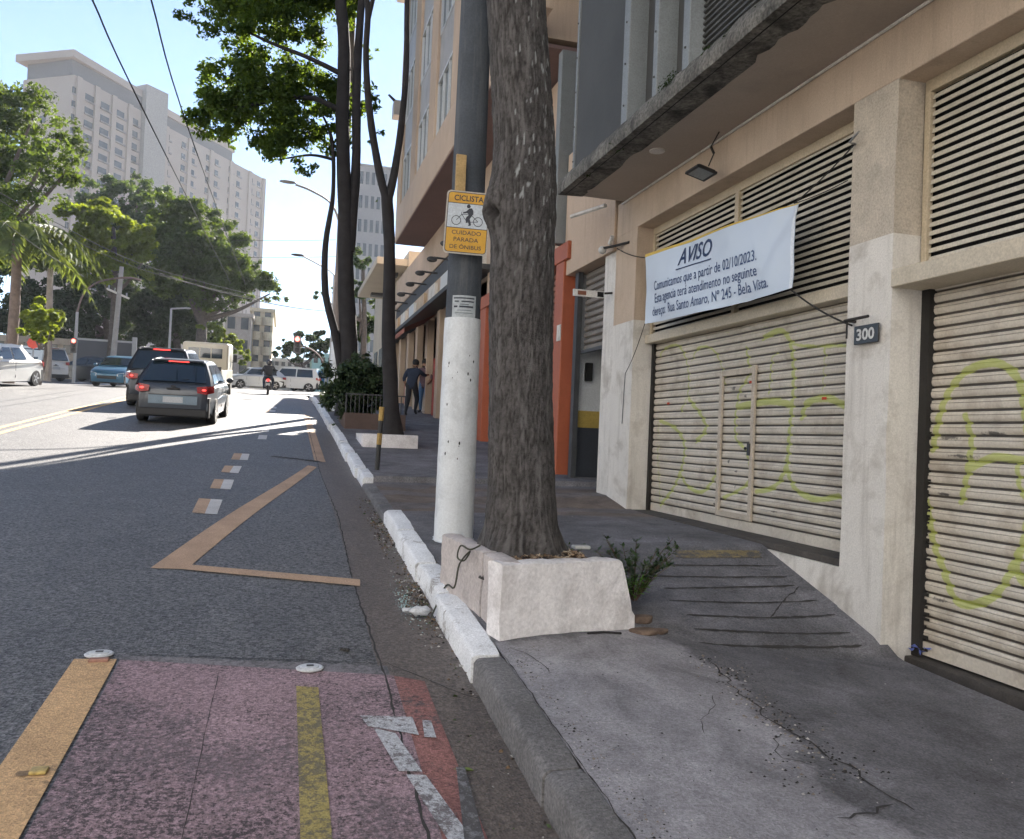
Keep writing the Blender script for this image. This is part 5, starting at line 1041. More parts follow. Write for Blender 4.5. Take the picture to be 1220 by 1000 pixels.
def car(name, label, rear_xy, yaw, paintm, L=4.1, W=1.78, H=1.47, style='hatch', lit=False, belt=.95, group=None, centre=False, plate_text=None):
    yawv = Vector((-sin(yaw), cos(yaw))); c = Vector(rear_xy) if centre else Vector(rear_xy)+yawv*L/2
    s = (prof(c.y+2)-prof(c.y-2))/4; t = T(name, label, 'car', (c.x, c.y, prof(c.y)), yaw, group); t.rotation_euler = (math.atan(s*cos(yaw)), -math.atan(s*sin(yaw)), yaw)
    WLOC[t.name] = Vector(); h = L/2; B = lambda mb, nm, m, par=t, **k: mb.build(nm, m, par, local=True, **k)
    yF, yR, ra = h-.84, -h+.76, .345; nose = {'hatch': .72, 'suv': .86, 'sedan': .70, 'van': 1.0}[style]
    wsb = {'hatch': h-1.05, 'suv': h-1.15, 'sedan': h-1.15, 'van': h-.5}[style]
    def arch(yc): return [(yc-ra*cos(pi*k/9), .24+ra*sin(pi*k/9)) for k in range(10)]
    top = [(-h+.02, .34), (-h, .50), (-h+.015, .68), (-h+.05, .84), (-h+.10, belt)]
    if style == 'sedan': top = [(-h+.02, .34), (-h, .5), (-h+.02, .78), (-h+.06, .96), (-h+.3, 1.0), (-h+.75, belt+.03)]
    top += [(-.6, belt+.015), (wsb, belt), (wsb+.35, belt-.02), (h-.45, nose+.1), (h-.12, nose-.02), (h-.01, .58), (h, .42), (h-.05, .22)]
    lowr = [(yF+ra+.02, .2)]+arch(yF)[::-1]+[(yF-ra-.02, .19), (yR+ra+.02, .19)]+arch(yR)[::-1]+[(yR-ra-.02, .22)]
    P = top+lowr; n = len(P); hw = W/2
    def narrow(y): e = max(0, (abs(y)-(h-.55))/.55); return 1-.16*e*e
    mb = MB(); lay = ((-1, 1), (-.985, 0), (-.80, 0), (.80, 0), (.985, 0), (1, 1))
    xs = []
    for (f, out) in ((-1, 1), (-.93, .35), (-.78, 0), (.78, 0), (.93, .35), (1, 1)):
        for (y, z) in P:
            zz = z; yy = y
            if out and z > .6: zz = z-(.075*out if z > belt-.2 else .04*out)
            if out: yy = y*(1-.022*out)
            bul = 1-.05*max(0, (.5-z)/.3)-.04*max(0, (z-.75)/.2)
            mb.v.append((f*hw*narrow(y)*bul, yy, zz))
    for i in range(5): mb.f += [(i*n+k, i*n+(k+1) % n, (i+1)*n+(k+1) % n, (i+1)*n+k) for k in range(n)]
    mb.f += [tuple(range(n)), tuple(range(5*n, 6*n))]; mb.m = [0]*len(mb.f); body = B(mb, 'body', [paintm], smooth=True, angle=32)
    mb = MB(); mb.box(-hw+.09, hw-.09, -h+.12, h-.12, .17, .62); B(mb, 'underbody', TRIM)
    # greenhouse
    if style == 'hatch': G = [(-h+.10, belt-.02), (-h+.34, belt+.20), (-h+.70, H-.05), (-.35, H), (.15, H-.02), (.42, H-.09), (wsb+.02, belt-.02)]
    elif style == 'suv': G = [(-h+.10, belt-.02), (-h+.20, belt+.2), (-h+.42, H-.04), (-.3, H), (.3, H-.02), (.55, H-.08), (wsb+.02, belt-.02)]
    elif style == 'van': G = [(-h+.05, belt-.02), (-h+.10, belt+.3), (-h+.22, H-.04), (-.3, H), (h-1.1, H-.02), (h-.95, H-.08), (wsb+.1, belt-.02)]
    else: G = [(-h+.70, belt-.02), (-h+1.0, belt+.17), (-h+1.35, H-.04), (-.35, H), (.15, H-.02), (.4, H-.09), (wsb+.02, belt-.02)]
    wb, wt = hw*.93, hw*.67
    def gx(z): return wb+(wt-wb)*((z-belt)/(H-belt))**1.25 if z > belt else wb
    mb = MB(); m = len(G)
    for f in (-1, -.62, .62, 1):
        for (y, z) in G: mb.v.append((f*gx(z), y, z+(.02 if abs(f) < 1 and z > belt+.25 else 0)))
    for i in range(3): mb.f += [(i*m+k, i*m+(k+1) % m, (i+1)*m+(k+1) % m, (i+1)*m+k) for k in range(m)]
    mb.f += [tuple(range(m)), tuple(range(3*m, 4*m))]; mb.m = [0]*len(mb.f); B(mb, 'cabin', [paintm], bevel=.035, seg=2)
    def lerp2(a, b, u): return (a[0]+(b[0]-a[0])*u, a[1]+(b[1]-a[1])*u)
    def across(a, b, u0, u1, k0, k1, off, nm, mt, par=t):
        (y0, z0), (y1, z1) = lerp2(a, b, u0), lerp2(a, b, u1); d = Vector((0, y1-y0, z1-z0)).normalized(); nn = Vector((0, -d.z, d.y)) if a[0] < 0 else Vector((0, d.z, -d.y))
        mb = MB(); q = []
        for i in range(9):
            f = -1+2*i/8; bow = off+.018*(1-f*f)
            q += [Vector((f*gx(z0)*k0, y0, z0))+nn*bow, Vector((f*gx(z1)*k1, y1, z1))+nn*bow]
        mb.add(q, [(2*i, 2*i+2, 2*i+3, 2*i+1) for i in range(8)]); return B(mb, nm, mt, par, fix=False)
    across((G[0][0], belt), G[2], .06, .92, .86, .90, .03, 'rear_window', CGL)
    across(G[-1], G[-2], .12, .93, .90, .93, .03, 'windscreen', CGL)
    mb = MB()
    for sx in (-1, 1):
        bot = belt+.035; yb0 = G[1][0]+.16+(.15 if style != 'van' else .1); yt0 = G[2][0]+.16; yt1 = G[-2][0]-.03; yb1 = wsb-.16; zt = H-.10
        mid = (yb0+yb1)/2-.1
        for (pa, pb, qa, qb) in ((yb0, mid-.04, yt0, mid-.05), (mid+.04, yb1, mid+.03, yt1)):
            mb = MB(); mb.add([(sx*(gx(bot)+.006), pa, bot), (sx*(gx(bot)+.006), pb, bot), (sx*(gx((bot+zt)/2)+.012), (pb+qb)/2, (bot+zt)/2), (sx*(gx(zt)+.008), qb, zt), (sx*(gx(zt)+.008), qa, zt), (sx*(gx((bot+zt)/2)+.012), (pa+qa)/2, (bot+zt)/2)], [(0, 1, 2, 5), (5, 2, 3, 4)]); B(mb, 'side_window', CGL, fix=False)
    for sx in (-1, 1):
        mb = MB(); mb.ball((sx*(hw+.07), wsb-.12, belt+.06), .09, 6, sc=(1, .6, .75)); B(mb, 'mirror', [paintm], smooth=True)
        mb = MB(); x0 = sx*hw; y = -h
        zt = {'hatch': .90, 'suv': .98, 'sedan': .92, 'van': 1.05}[style]
        P4 = [(.985*x0*.86, y+.012, zt), (.58*x0, y-.004, zt-.03), (.60*x0, y-.012, zt-.16), (.98*x0*.86, y+.008, zt-.19), (x0*.965, y+.30, zt), (x0*.975, y+.26, zt-.15)]
        for v_ in range(4): pass
        mb.add([Vector(p)+Vector((0, -.012, 0)) for p in P4[:4]]+[Vector(p)+Vector((sx*.012, 0, 0)) for p in P4[4:]], [(0, 1, 2, 3), (0, 3, 5, 4)]); B(mb, 'tail_light', [REDD], fix=False)
        if lit: mb = MB(); mb.ball((x0*.76, y-.0, zt-.09), .04, 6, sc=(1.4, .5, .7)); B(mb, 'brake_lamp', [REDL])
        mb = MB(); y = h; mb.add([(.90*x0*.93, y-.09, nose-.06), (.52*x0, y-.005, nose-.12), (.54*x0, y+.006, nose-.23), (.93*x0*.92, y-.05, nose-.22), (x0*.955, y-.36, nose+.0), (x0*.965, y-.30, nose-.14)], [(0, 3, 2, 1), (0, 4, 5, 3)]); B(mb, 'headlight', [HLT], fix=False)
        for yc in (yF, yR):
            mb = MB(); xw = sx*(hw-.10); mb.lathe((xw, yc, .305), [(.20, -.10), (.285, -.10), (.305, -.07), (.305, .07), (.285, .10), (.20, .10)], 24, axis='x'); wh = B(mb, 'wheel', [TYRE], smooth=True, angle=40)
            mb = MB(); mb.lathe((xw+sx*.085, yc, .305), [(.205, 0), (.19, sx*.012), (.03, sx*.0)], 24, axis='x')
            for k in range(5): a = 2*pi*k/5+.3; M = Matrix.Translation((xw+sx*.095, yc, .305)) @ Matrix.Rotation(a, 4, 'X'); mb.box(-.006, .006, -.028, .028, .03, .195, 0, M)
            B(mb, 'rim', [RIM], wh)
    mb = MB(); mb.box(-hw*.84, hw*.84, -h-.02, -h+.06, .20, .37); B(mb, 'rear_diffuser', TRIM, bevel=.015, seg=1)
    mb = MB(); zp_ = .62 if style != 'hatch' else .50; mb.box(-.21, .21, -h-.022, -h-.004, zp_, zp_+.13); pl_ = B(mb, 'number_plate', PLATE)
    if plate_text:
        mb = MB(); mb.box(-.52, .52, -h-.010, -h+.02, .46, .66); B(mb, 'plate_recess', [mat('bumper_blue_grey', (.16, .22, .27), rough=.4, bump=0)], bevel=.01, seg=1)
    mb = MB(); mb.box(-hw*.5, hw*.5, h-.03, h+.012, .36, .50); mb.box(-.2, .2, h+.012, h+.022, .38, .48); B(mb, 'grille', TRIM)
    mb = MB(); zz = G[2][1]+.02; mb.box(-.22, .22, G[2][0]-.07, G[2][0]+.02, zz-.03, zz+.015); B(mb, 'high_brake_light', [REDL if lit else REDD])
    mb = MB(); mb.box(-hw*.66, hw*.66, G[2][0]-.13, G[2][0]+.08, zz-.005, zz+.028); B(mb, 'spoiler', [paintm], bevel=.01, seg=1)
    mb = MB(); mb.tube([(0, -h+.13, belt+.06), (.3, -h+.17, belt+.12)], .012, 5); mb.box(-.14, .14, -h-.0, -h+.03, .80, .83); B(mb, 'wiper_and_handle', TRIM)
    mb = MB(); mb.box(-hw*.60, hw*.60, -h-.006, -h+.03, .672, .680); mb.box(-.05, .05, -h-.004, -h+.05, .845, .885); B(mb, 'tailgate_seam', TRIM)
    for dz, nm in ((.0, 'door_line'),):
        mb = MB()
        for sx in (-1, 1):
            for y in (wsb-.2, (wsb-.2+yR+.4)/2-.05): mb.box(sx*hw*.985-.004, sx*hw*.985+.004, y-.006, y+.006, .33, belt-.1)
        B(mb, nm, TRIM)
    return t
GREY = paint('grey', (.035, .045, .06), 0); WHITE = paint('white', (.62, .62, .60), 0); NAVY = paint('navy', (.02, .028, .04), .3); BLUE = paint('blue', (.035, .12, .20), .3); BLUE2 = paint('bright_blue', (.03, .14, .30), .2); CREAM = paint('cream', (.46, .42, .33), 0); SILV = paint('silver', (.42, .45, .48), .4)
def ground_at(px, Y): return aY(px, 480, Y).xy
car('grey_hatchback', 'grey hatchback with its brake lights on, rear towards the camera', ground_at(206, 20.2), radians(-2), GREY, 4.05, 1.71, 1.46, 'hatch', True, belt=.91, plate_text=True)
car('dark_suv', 'dark SUV with brake lights on directly behind the grey hatchback\'s left', ground_at(188, 25.6), radians(-1), NAVY, 4.4, 1.86, 1.70, 'suv', True, belt=1.05)
car('blue_hatchback', 'blue car driving towards the camera left of the dark SUV', ground_at(143, 43.0), radians(172), BLUE, 3.9, 1.66, 1.44, 'hatch', belt=.93, centre=True)
car('white_sedan', 'white sedan at the left edge of the photo coming down the road', ground_at(27, 36.2), radians(166), WHITE, 4.5, 1.78, 1.50, 'sedan')
car('white_minivan', 'white minivan behind the small bright tree on the left', ground_at(65, 49), radians(48), WHITE, 4.2, 1.75, 1.75, 'van', belt=1.05)
car('dark_sedan', 'long dark sedan seen side on between the white minivan and blue car', ground_at(112, 52), radians(62), NAVY, 4.8, 1.85, 1.42, 'sedan', centre=True)
car('white_suv', 'white SUV crossing the junction behind the motorcyclist', ground_at(345, 61), radians(80), WHITE, 4.3, 1.8, 1.62, 'suv', centre=True)
car('white_hatchback', 'small white car at the junction just left of the motorcyclist', ground_at(301, 60), radians(110), SILV, 4.0, 1.7, 1.46, 'hatch', centre=True)
car('bright_blue_car', 'bright blue car at the junction, rightmost of the crossing cars', ground_at(372, 62), radians(70), BLUE2, 3.9, 1.7, 1.48, 'hatch', centre=True)
# cream pickup with a three-pane cab window
tk = T('cream_pickup', 'old cream flatbed pickup with a three pane rear cab window', 'pickup', (*ground_at(243, 34.5), prof(35))); tk.rotation_euler = (.075, 0, radians(-2)); WLOC[tk.name] = Vector()
mb = MB(); mb.box(-.85, .85, -.2, 1.6, .9, 2.02); mb.build('cab', [CREAM], tk, local=True, bevel=.14, seg=3)
mb = MB(); mb.box(-.86, .86, -2.4, 1.6, .45, 1.0); mb.build('bed', [CREAM], tk, local=True, bevel=.04)
mb = MB(); mb.box(-.84, .84, -2.42, -2.36, .98, 1.12); mb.box(-.80, .80, -2.44, -2.40, .42, .55); mb.build('tailgate', [TRIM], tk, local=True)
mb = MB(); mb.box(-.62, .62, -.222, -.20, 1.42, 1.80); w_ = mb.build('rear_window', [CGL], tk, local=True)
mb = MB()
for x in (-.22, .20): mb.box(x, x+.03, -.232, -.2225, 1.42, 1.80)
mb.build('window_bar', [CREAM], w_, local=True)
for sx in (-1, 1):
    mb = MB(); mb.box(sx*.98-.07, sx*.98+.07, 1.1, 1.16, 1.3, 1.6); mb.tube([(sx*.84, 1.1, 1.3), (sx*.98, 1.12, 1.35)], .015, 5); mb.build('mirror', [TRIM], tk, local=True)
    mb = MB(); mb.box(sx*.76-.06, sx*.76+.06, -2.43, -2.40, .68, .86); mb.build('tail_light', [REDD], tk, local=True)
    for y in (-1.5, 1.0):
        mb = MB(); mb.lathe((sx*.78, y, .33), [(.18, -.1), (.33, -.09), (.33, .09), (.18, .1)], 20, axis='x'); wh = mb.build('wheel', [TYRE], tk, local=True)
        mb = MB(); mb.lathe((sx*.87, y, .33), [(.19, 0), (.03, sx*.01)], 16, axis='x'); mb.build('rim', [RIM], wh, local=True)

# ------------------------------------------------------------------ people
SKIN = mat('skin', (.30, .17, .11), rough=.6, var=.05, bump=0); HAIR = mat('hair_dark', (.015, .012, .01), rough=.7, var=0, bump=0); SHOE = mat('shoe_dark', (.02, .018, .016), rough=.7, bump=0)
def person(label, loc, yaw, J, top, legs, helmet=None, arms='top', name='person', cat='person', height=1.72):
    """J: joints in metres in a standing local frame (x right, y forward, z up)"""
    t = T(name, label, cat, loc, yaw); WLOC[t.name] = Vector()
    D = dict(pelvis=(0, 0, .95), waist=(0, 0, 1.08), chest=(0, .01, 1.30), neck=(0, 0, 1.47), head0=(0, .01, 1.56), head1=(0, .015, 1.66),
             shl=(-.18, 0, 1.41), shr=(.18, 0, 1.41), ell=(-.23, -.02, 1.14), elr=(.23, -.02, 1.14), wrl=(-.24, .06, .90), wrr=(.24, .06, .90), hal=(-.24, .09, .80), har=(.24, .09, .80),
             hil=(-.09, 0, .92), hir=(.09, 0, .92), knl=(-.10, .02, .50), knr=(.10, .02, .50), anl=(-.10, -.02, .09), anr=(.10, -.02, .09), tol=(-.11, .15, .04), tor=(.11, .15, .04)); D.update(J)
    E = [('pelvis', 'waist'), ('waist', 'chest'), ('chest', 'neck'), ('neck', 'head0'), ('head0', 'head1'), ('chest', 'shl'), ('chest', 'shr'), ('shl', 'ell'), ('shr', 'elr'), ('ell', 'wrl'), ('elr', 'wrr'), ('wrl', 'hal'), ('wrr', 'har'), ('pelvis', 'hil'), ('pelvis', 'hir'), ('hil', 'knl'), ('hir', 'knr'), ('knl', 'anl'), ('knr', 'anr'), ('anl', 'tol'), ('anr', 'tor')]
    Rr = dict(pelvis=.165, waist=.16, chest=.175, neck=.06, head0=.085, head1=.095, shl=.085, shr=.085, ell=.06, elr=.06, wrl=.035, wrr=.035, hal=.03, har=.03, hil=.11, hir=.11, knl=.078, knr=.078, anl=.045, anr=.045, tol=.04, tor=.04)
    K = list(D); me = bpy.data.meshes.new('body'); me.from_pydata([D[k] for k in K], [(K.index(a), K.index(b)) for a, b in E], [])
    o = bpy.data.objects.new('body', me); COL.objects.link(o); m = o.modifiers.new('skin', 'SKIN'); m.use_smooth_shade = True
    for i, k in enumerate(K): sv_ = me.skin_vertices[0].data[i]; r_ = Rr[k]; sv_.radius = (r_, r_*.72) if k in ('pelvis', 'waist', 'chest') else (r_, r_); sv_.use_root = (k == 'pelvis')
    s = o.modifiers.new('sub', 'SUBSURF'); s.levels = 2; s.render_levels = 2; bpy.context.view_layer.update()
    nm = bpy.data.meshes.new_from_object(o.evaluated_get(bpy.context.evaluated_depsgraph_get())); o.modifiers.clear(); o.data = nm; o.parent = t
    for mm in (top, legs, SKIN, SHOE): nm.materials.append(mm)
    cls = {('neck', 'head0'): 2, ('head0', 'head1'): 2, ('wrl', 'hal'): 2, ('wrr', 'har'): 2, ('pelvis', 'hil'): 1, ('pelvis', 'hir'): 1, ('hil', 'knl'): 1, ('hir', 'knr'): 1, ('knl', 'anl'): 1, ('knr', 'anr'): 1, ('anl', 'tol'): 3, ('anr', 'tor'): 3}
    if arms == 'skin': cls.update({('ell', 'wrl'): 2, ('elr', 'wrr'): 2})
    segs = [(Vector(D[a]), Vector(D[b]), cls.get((a, b), 0), (Rr[a]+Rr[b])/2) for a, b in E]
    for p in nm.polygons:
        best = min(segs, key=lambda q: ((p.center-(q[0]+(q[1]-q[0])*max(0, min(1, (p.center-q[0]).dot(q[1]-q[0])/(q[1]-q[0]).length_squared)))).length-q[3])); p.material_index = best[2]; p.use_smooth = True
    hd_ = Vector(D['head1'])+Vector((0, 0, .0))
    if helmet:
        mb = MB(); mb.ball(hd_+Vector((0, 0, .0)), .155, 10, sc=(.95, 1.12, 1.05)); mb.build('helmet', [helmet], t, local=True, smooth=True)
    else:
        mb = MB(); mb.ball(hd_+Vector((0, -.018, .022)), .112, 8, sc=(.92, 1.0, 1.0)); mb.build('hair', [HAIR], t, local=True, smooth=True)
        mb = MB(); mb.ball(hd_+Vector((0, .10, -.035)), .018, 5, sc=(.8, 1, 1.3)); mb.ball(hd_+Vector((-.1, .0, -.04)), .022, 5, sc=(.4, .8, 1.2)); mb.ball(hd_+Vector((.1, .0, -.04)), .022, 5, sc=(.4, .8, 1.2)); mb.build('face', [SKIN], t, local=True, smooth=True)
    for sx, hk, wk_ in ((-1, 'hal', 'wrl'), (1, 'har', 'wrr')):
        pass
    return t
CL_D = mat('cloth_black', (.02, .022, .028), rough=.9, var=.2, vs=6, bump=0); CL_N = mat('cloth_navy', (.025, .035, .06), rough=.9, var=.2, vs=6, bump=0); CL_J = mat('cloth_jeans', (.08, .15, .26), rough=.9, var=.2, vs=6, bump=0); CL_T = mat('cloth_charcoal', (.13, .08, .09), rough=.9, var=.2, vs=6, bump=0)
pz = aY(489, 498, 25.5); person('man in black seen from behind, stepping towards the shops on the pavement', (pz.x, 25.5, walk(3.5, 25.5)), radians(-25),
    dict(chest=(.02, .06, 1.28), neck=(.04, .12, 1.44), head0=(.05, .15, 1.52), head1=(.05, .17, 1.62), shl=(-.16, .05, 1.38), shr=(.20, .10, 1.38), elr=(.30, .30, 1.26), wrr=(.34, .50, 1.30), har=(.35, .60, 1.31), ell=(-.25, -.05, 1.12), wrl=(-.20, .06, .92), hal=(-.19, .12, .84), knr=(.12, .22, .52), anr=(.11, .06, .16), tor=(.12, .20, .07), knl=(-.10, .0, .50), anl=(-.12, -.16, .09), tol=(-.13, -.01, .04)), CL_N, CL_D, arms='skin')
pz = aY(504, 490, 27.2); person('man in charcoal shirt and blue jeans standing by the shop doorway', (pz.x, 27.2, walk(4, 27.2)), radians(150),
    dict(elr=(.26, .12, 1.18), wrr=(.10, .28, 1.22), har=(.03, .32, 1.24), ell=(-.27, .05, 1.14), wrl=(-.22, .2, .98), hal=(-.20, .27, .92)), CL_T, CL_J, arms='skin')
# motorcycle and rider, ridden away from the camera
my = 43.0; mc = aY(319, 470, my); tm = T('motorcycle', 'small dark motorcycle with a glowing red tail light heading up the road', 'motorcycle', (mc.x, my, prof(my))); tm.rotation_euler = (.07, 0, 0); WLOC[tm.name] = Vector()
for y, nm in ((-.62, 'wheel'), (.66, 'wheel')):
    mb = MB(); mb.lathe((0, y, .30), [(.22, -.045), (.29, -.045), (.305, 0), (.29, .045), (.22, .045)], 20, axis='x'); wh = mb.build(nm, [TYRE], tm, local=True, smooth=True); mb = MB(); mb.lathe((0, y, .3), [(.2, -.02), (.2, .02)], 12, axis='x'); mb.build('rim', [RIM], wh, local=True)
mb = MB(); mb.tube([(0, -.62, .3), (0, -.2, .45), (0, .3, .5), (0, .45, .9)], .05, 8); mb.box(-.13, .13, -.2, .3, .3, .62); mb.tube([(.12, .3, .3), (.14, -.3, .28), (.16, -.85, .38)], .045, 8); mb.build('frame', [DKM], tm, local=True)
mb = MB(); mb.ball((0, .18, .80), .17, 8, sc=(.8, 1.5, .75)); mb.build('fuel_tank', [paint('dark_red', (.15, .02, .02))], tm, local=True, smooth=True)
mb = MB(); mb.box(-.13, .13, -.75, .0, .72, .80); mb.build('seat', [TRIM], tm, local=True, bevel=.03)
mb = MB(); mb.tube([(-.36, .28, 1.02), (0, .42, .98), (.36, .28, 1.02)], .018, 6); mb.build('handlebar', [DKM], tm, local=True)
for sx in (-1, 1): mb = MB(); mb.tube([(sx*.3, .32, 1.02), (sx*.34, .34, 1.16)], .008, 4); mb.ball((sx*.36, .33, 1.20), .055, 6, sc=(1.2, .4, .8)); mb.build('mirror', [TRIM], tm, local=True)
mb = MB(); mb.ball((0, -.80, .72), .07, 6, sc=(1.2, .5, .8)); mb.build('tail_light', [REDL], tm, local=True); mb = MB(); mb.box(-.09, .09, -.86, -.85, .45, .58); mb.build('number_plate', [PLATE], tm, local=True)
mb = MB(); mb.tube([(0, .45, .95), (.0, .66, .3)], .03, 6); mb.build('fork', [DKM], tm, local=True)
person('motorcyclist in dark jacket and dark helmet with a backpack, riding away', (mc.x, my, prof(my)), 0,
    dict(pelvis=(0, -.22, .90), waist=(0, -.20, 1.02), chest=(0, -.12, 1.25), neck=(0, -.06, 1.40), head0=(0, -.04, 1.48), head1=(0, -.02, 1.58), shl=(-.19, -.1, 1.35), shr=(.19, -.1, 1.35), ell=(-.32, .06, 1.15), elr=(.32, .06, 1.15), wrl=(-.33, .26, 1.05), wrr=(.33, .26, 1.05), hal=(-.34, .31, 1.04), har=(.34, .31, 1.04),
         hil=(-.11, -.2, .86), hir=(.11, -.2, .86), knl=(-.22, .15, .72), knr=(.22, .15, .72), anl=(-.2, -.05, .34), anr=(.2, -.05, .34), tol=(-.2, .1, .30), tor=(.2, .1, .30)), CL_D, CL_N, helmet=mat('helmet_dark', (.05, .05, .055), rough=.25, bump=0))
mb = MB(); mb.box(-.22, .22, -.42, -.24, 1.0, 1.42); M = Matrix.Translation((mc.x, my-.05, prof(my)))
bm_ = MB(); bm_.box(-.2, .2, -.44, -.26, .98, 1.40, 0, M); solo(bm_, 'backpack', [CL_D], 'black square backpack worn by the motorcyclist', 'backpack', bevel=.04)

# ------------------------------------------------------------------ trees of the far side
def simple_tree(name, label, base_px, Y, trunk_r, blobs, n, leaf, lm, seed, top_px=None, group=None, clump=80, bark=BARK, branches=()):
    b = aY(base_px[0], 450, Y); b.z = prof(Y); top = aY(*(top_px or (blobs[0][0], blobs[0][1])), Y)
    st = [([b, b.lerp(top, .5)+Vector((.2, 0, 0)), top], [trunk_r, trunk_r*.75, trunk_r*.4])]
    for q in blobs[1:6]: e = aY(q[0], q[1], Y); m_ = b.lerp(top, .55); st.append(([m_, m_.lerp(e, .5)+Vector((0, 0, -.3)), e], [trunk_r*.5, trunk_r*.3, trunk_r*.1]))
    return tree_from(name, label, st, bl_px([(x, y, r_, Y+((i*37) % 7-3)*.8) for i, (x, y, r_) in enumerate(blobs)]), n, leaf, lm, seed, bark, loc=b, group=group, clump=clump)
simple_tree('broad_dark_tree', 'large dark broad tree filling the top left corner below the sky', (-60, 0), 44, .4, [(20, 200, 42), (0, 130, 38), (40, 138, 36), (72, 165, 30), (92, 190, 18), (60, 210, 34), (-40, 160, 70), (10, 250, 40), (88, 226, 14), (-50, 260, 70), (20, 105, 20), (60, 190, 30)], 38000, .12, LEAF_M, 41, top_px=(-30, 230), clump=260)
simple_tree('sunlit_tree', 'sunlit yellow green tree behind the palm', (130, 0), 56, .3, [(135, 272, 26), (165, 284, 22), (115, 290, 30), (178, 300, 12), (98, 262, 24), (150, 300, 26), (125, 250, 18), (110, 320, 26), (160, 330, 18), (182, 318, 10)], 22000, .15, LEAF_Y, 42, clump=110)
simple_tree('spreading_tree', 'wide spreading green tree in the middle distance right of the sunlit tree', (235, 0), 62, .45, [(240, 300, 36), (275, 310, 36), (300, 335, 26), (322, 350, 14), (230, 260, 28), (205, 280, 34), (262, 270, 22), (215, 325, 34), (255, 335, 34), (285, 350, 20), (335, 352, 9), (200, 245, 22), (308, 318, 12)], 42000, .15, LEAF_M, 43, top_px=(240, 320), clump=300)
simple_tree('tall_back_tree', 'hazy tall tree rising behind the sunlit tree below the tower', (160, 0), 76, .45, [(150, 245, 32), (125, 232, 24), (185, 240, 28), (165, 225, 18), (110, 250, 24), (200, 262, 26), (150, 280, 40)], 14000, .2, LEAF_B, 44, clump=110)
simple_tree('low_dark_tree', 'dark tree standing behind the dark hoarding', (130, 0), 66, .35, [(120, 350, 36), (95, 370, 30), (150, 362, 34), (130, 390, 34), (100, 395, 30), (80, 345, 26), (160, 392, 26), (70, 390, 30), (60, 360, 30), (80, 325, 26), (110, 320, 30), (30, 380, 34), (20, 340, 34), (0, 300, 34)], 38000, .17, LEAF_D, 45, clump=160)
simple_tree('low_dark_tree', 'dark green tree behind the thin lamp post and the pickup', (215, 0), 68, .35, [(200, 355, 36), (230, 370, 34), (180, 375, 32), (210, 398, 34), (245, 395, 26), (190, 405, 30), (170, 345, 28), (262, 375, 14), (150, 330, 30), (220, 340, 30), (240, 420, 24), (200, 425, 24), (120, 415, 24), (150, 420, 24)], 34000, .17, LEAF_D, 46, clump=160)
simple_tree('pale_bush_tree', 'small pale sunlit tree above the pickup roof', (262, 0), 58, .15, [(255, 395, 14), (240, 388, 10), (268, 402, 12), (280, 412, 14), (290, 425, 10), (262, 412, 12)], 4000, .12, LEAF_Y, 47, clump=40)
simple_tree('small_bright_tree', 'small bright green tree beside the white sedan', (47, 0), 38, .09, [(50, 380, 17), (38, 378, 13), (64, 382, 13), (50, 366, 12), (44, 395, 13), (60, 397, 12), (72, 388, 8), (34, 392, 9)], 7000, .10, LEAF_Y, 48, clump=60)
simple_tree('far_round_tree', 'dark round tree beyond the junction under the red signal', (372, 0), 72, .2, [(348, 412, 13), (365, 408, 15), (335, 418, 10), (378, 418, 13), (355, 424, 13), (385, 405, 12), (342, 405, 7)], 7000, .16, LEAF_D, 49, clump=60)
simple_tree('far_tree', 'far tree half hidden behind the tall dark trunk', (430, 0), 58, .25, [(432, 310, 14), (428, 345, 14), (440, 385, 16), (428, 402, 16), (384, 352, 9), (395, 348, 8), (420, 300, 9), (445, 360, 10)], 9000, .14, LEAF_B, 50, clump=70)
# palm
pb = aY(11, 440, 38); pb.z = prof(38); pt = aY(21, 285, 38); pm = T('palm_tree', 'tall feathery palm with drooping fronds at the left edge', 'palm tree', tuple(pb)); mb = MB(); Pp = smooth_path([pb, pb.lerp(pt, .5)+Vector((.05, 0, 0)), pt], 10)
mb.tube(Pp, [.22-.05*i/20+.012*(i % 2) for i in range(21)], 12, wob=.08); mb.build('trunk', [mat('palm_bark', (.16, .12, .10), rough=.95, var=.3, vs=5, bump=.5)], pm, smooth=True, angle=60)
PLF = [mat('palm_leaf', (.06, .09, .035), rough=.75, var=.3, vs=3, bump=0, translucent=.35)]; r = random.Random(19)
for k in range(24):
    a = 2*pi*k/24+r.uniform(-.15, .15); up_ = r.uniform(.2, 1.25); ln = r.uniform(3.0, 4.3); d = Vector((cos(a), sin(a), 0)); mb = MB(); R_ = []
    for i in range(16): u = i/15; R_.append(pt+d*ln*u*(1-.15*u*up_)+Vector((0, 0, ln*(up_*.75*u-1.15*u*u*(.65+.3*up_)))))
    mb.tube(R_, lerp_list([.03, .008], 16), 4)
    for i in range(1, 16):
        for j in range(3):
            u = (i+j/3-.3)/15
            if u > 1: continue
            q = R_[i-1].lerp(R_[i], (u*15-(i-1)) if 0 <= u*15-(i-1) <= 1 else .5); tg = (R_[i]-R_[i-1]).normalized(); sd_ = tg.cross(Vector((0, 0, 1))).normalized(); w2 = .62*sin(pi*min(1, u*.9+.12))
            for s in (-1, 1):
                tip = q+sd_*s*w2*.8+tg*w2*.45+Vector((0, 0, -w2*r.uniform(.35, .75))); mb.add([q-tg*.02, q+sd_*s*w2*.4+tg*.04, tip, q+tg*.03], [(0, 1, 2, 3)])
    mb.build('frond', PLF, pm, fix=False)
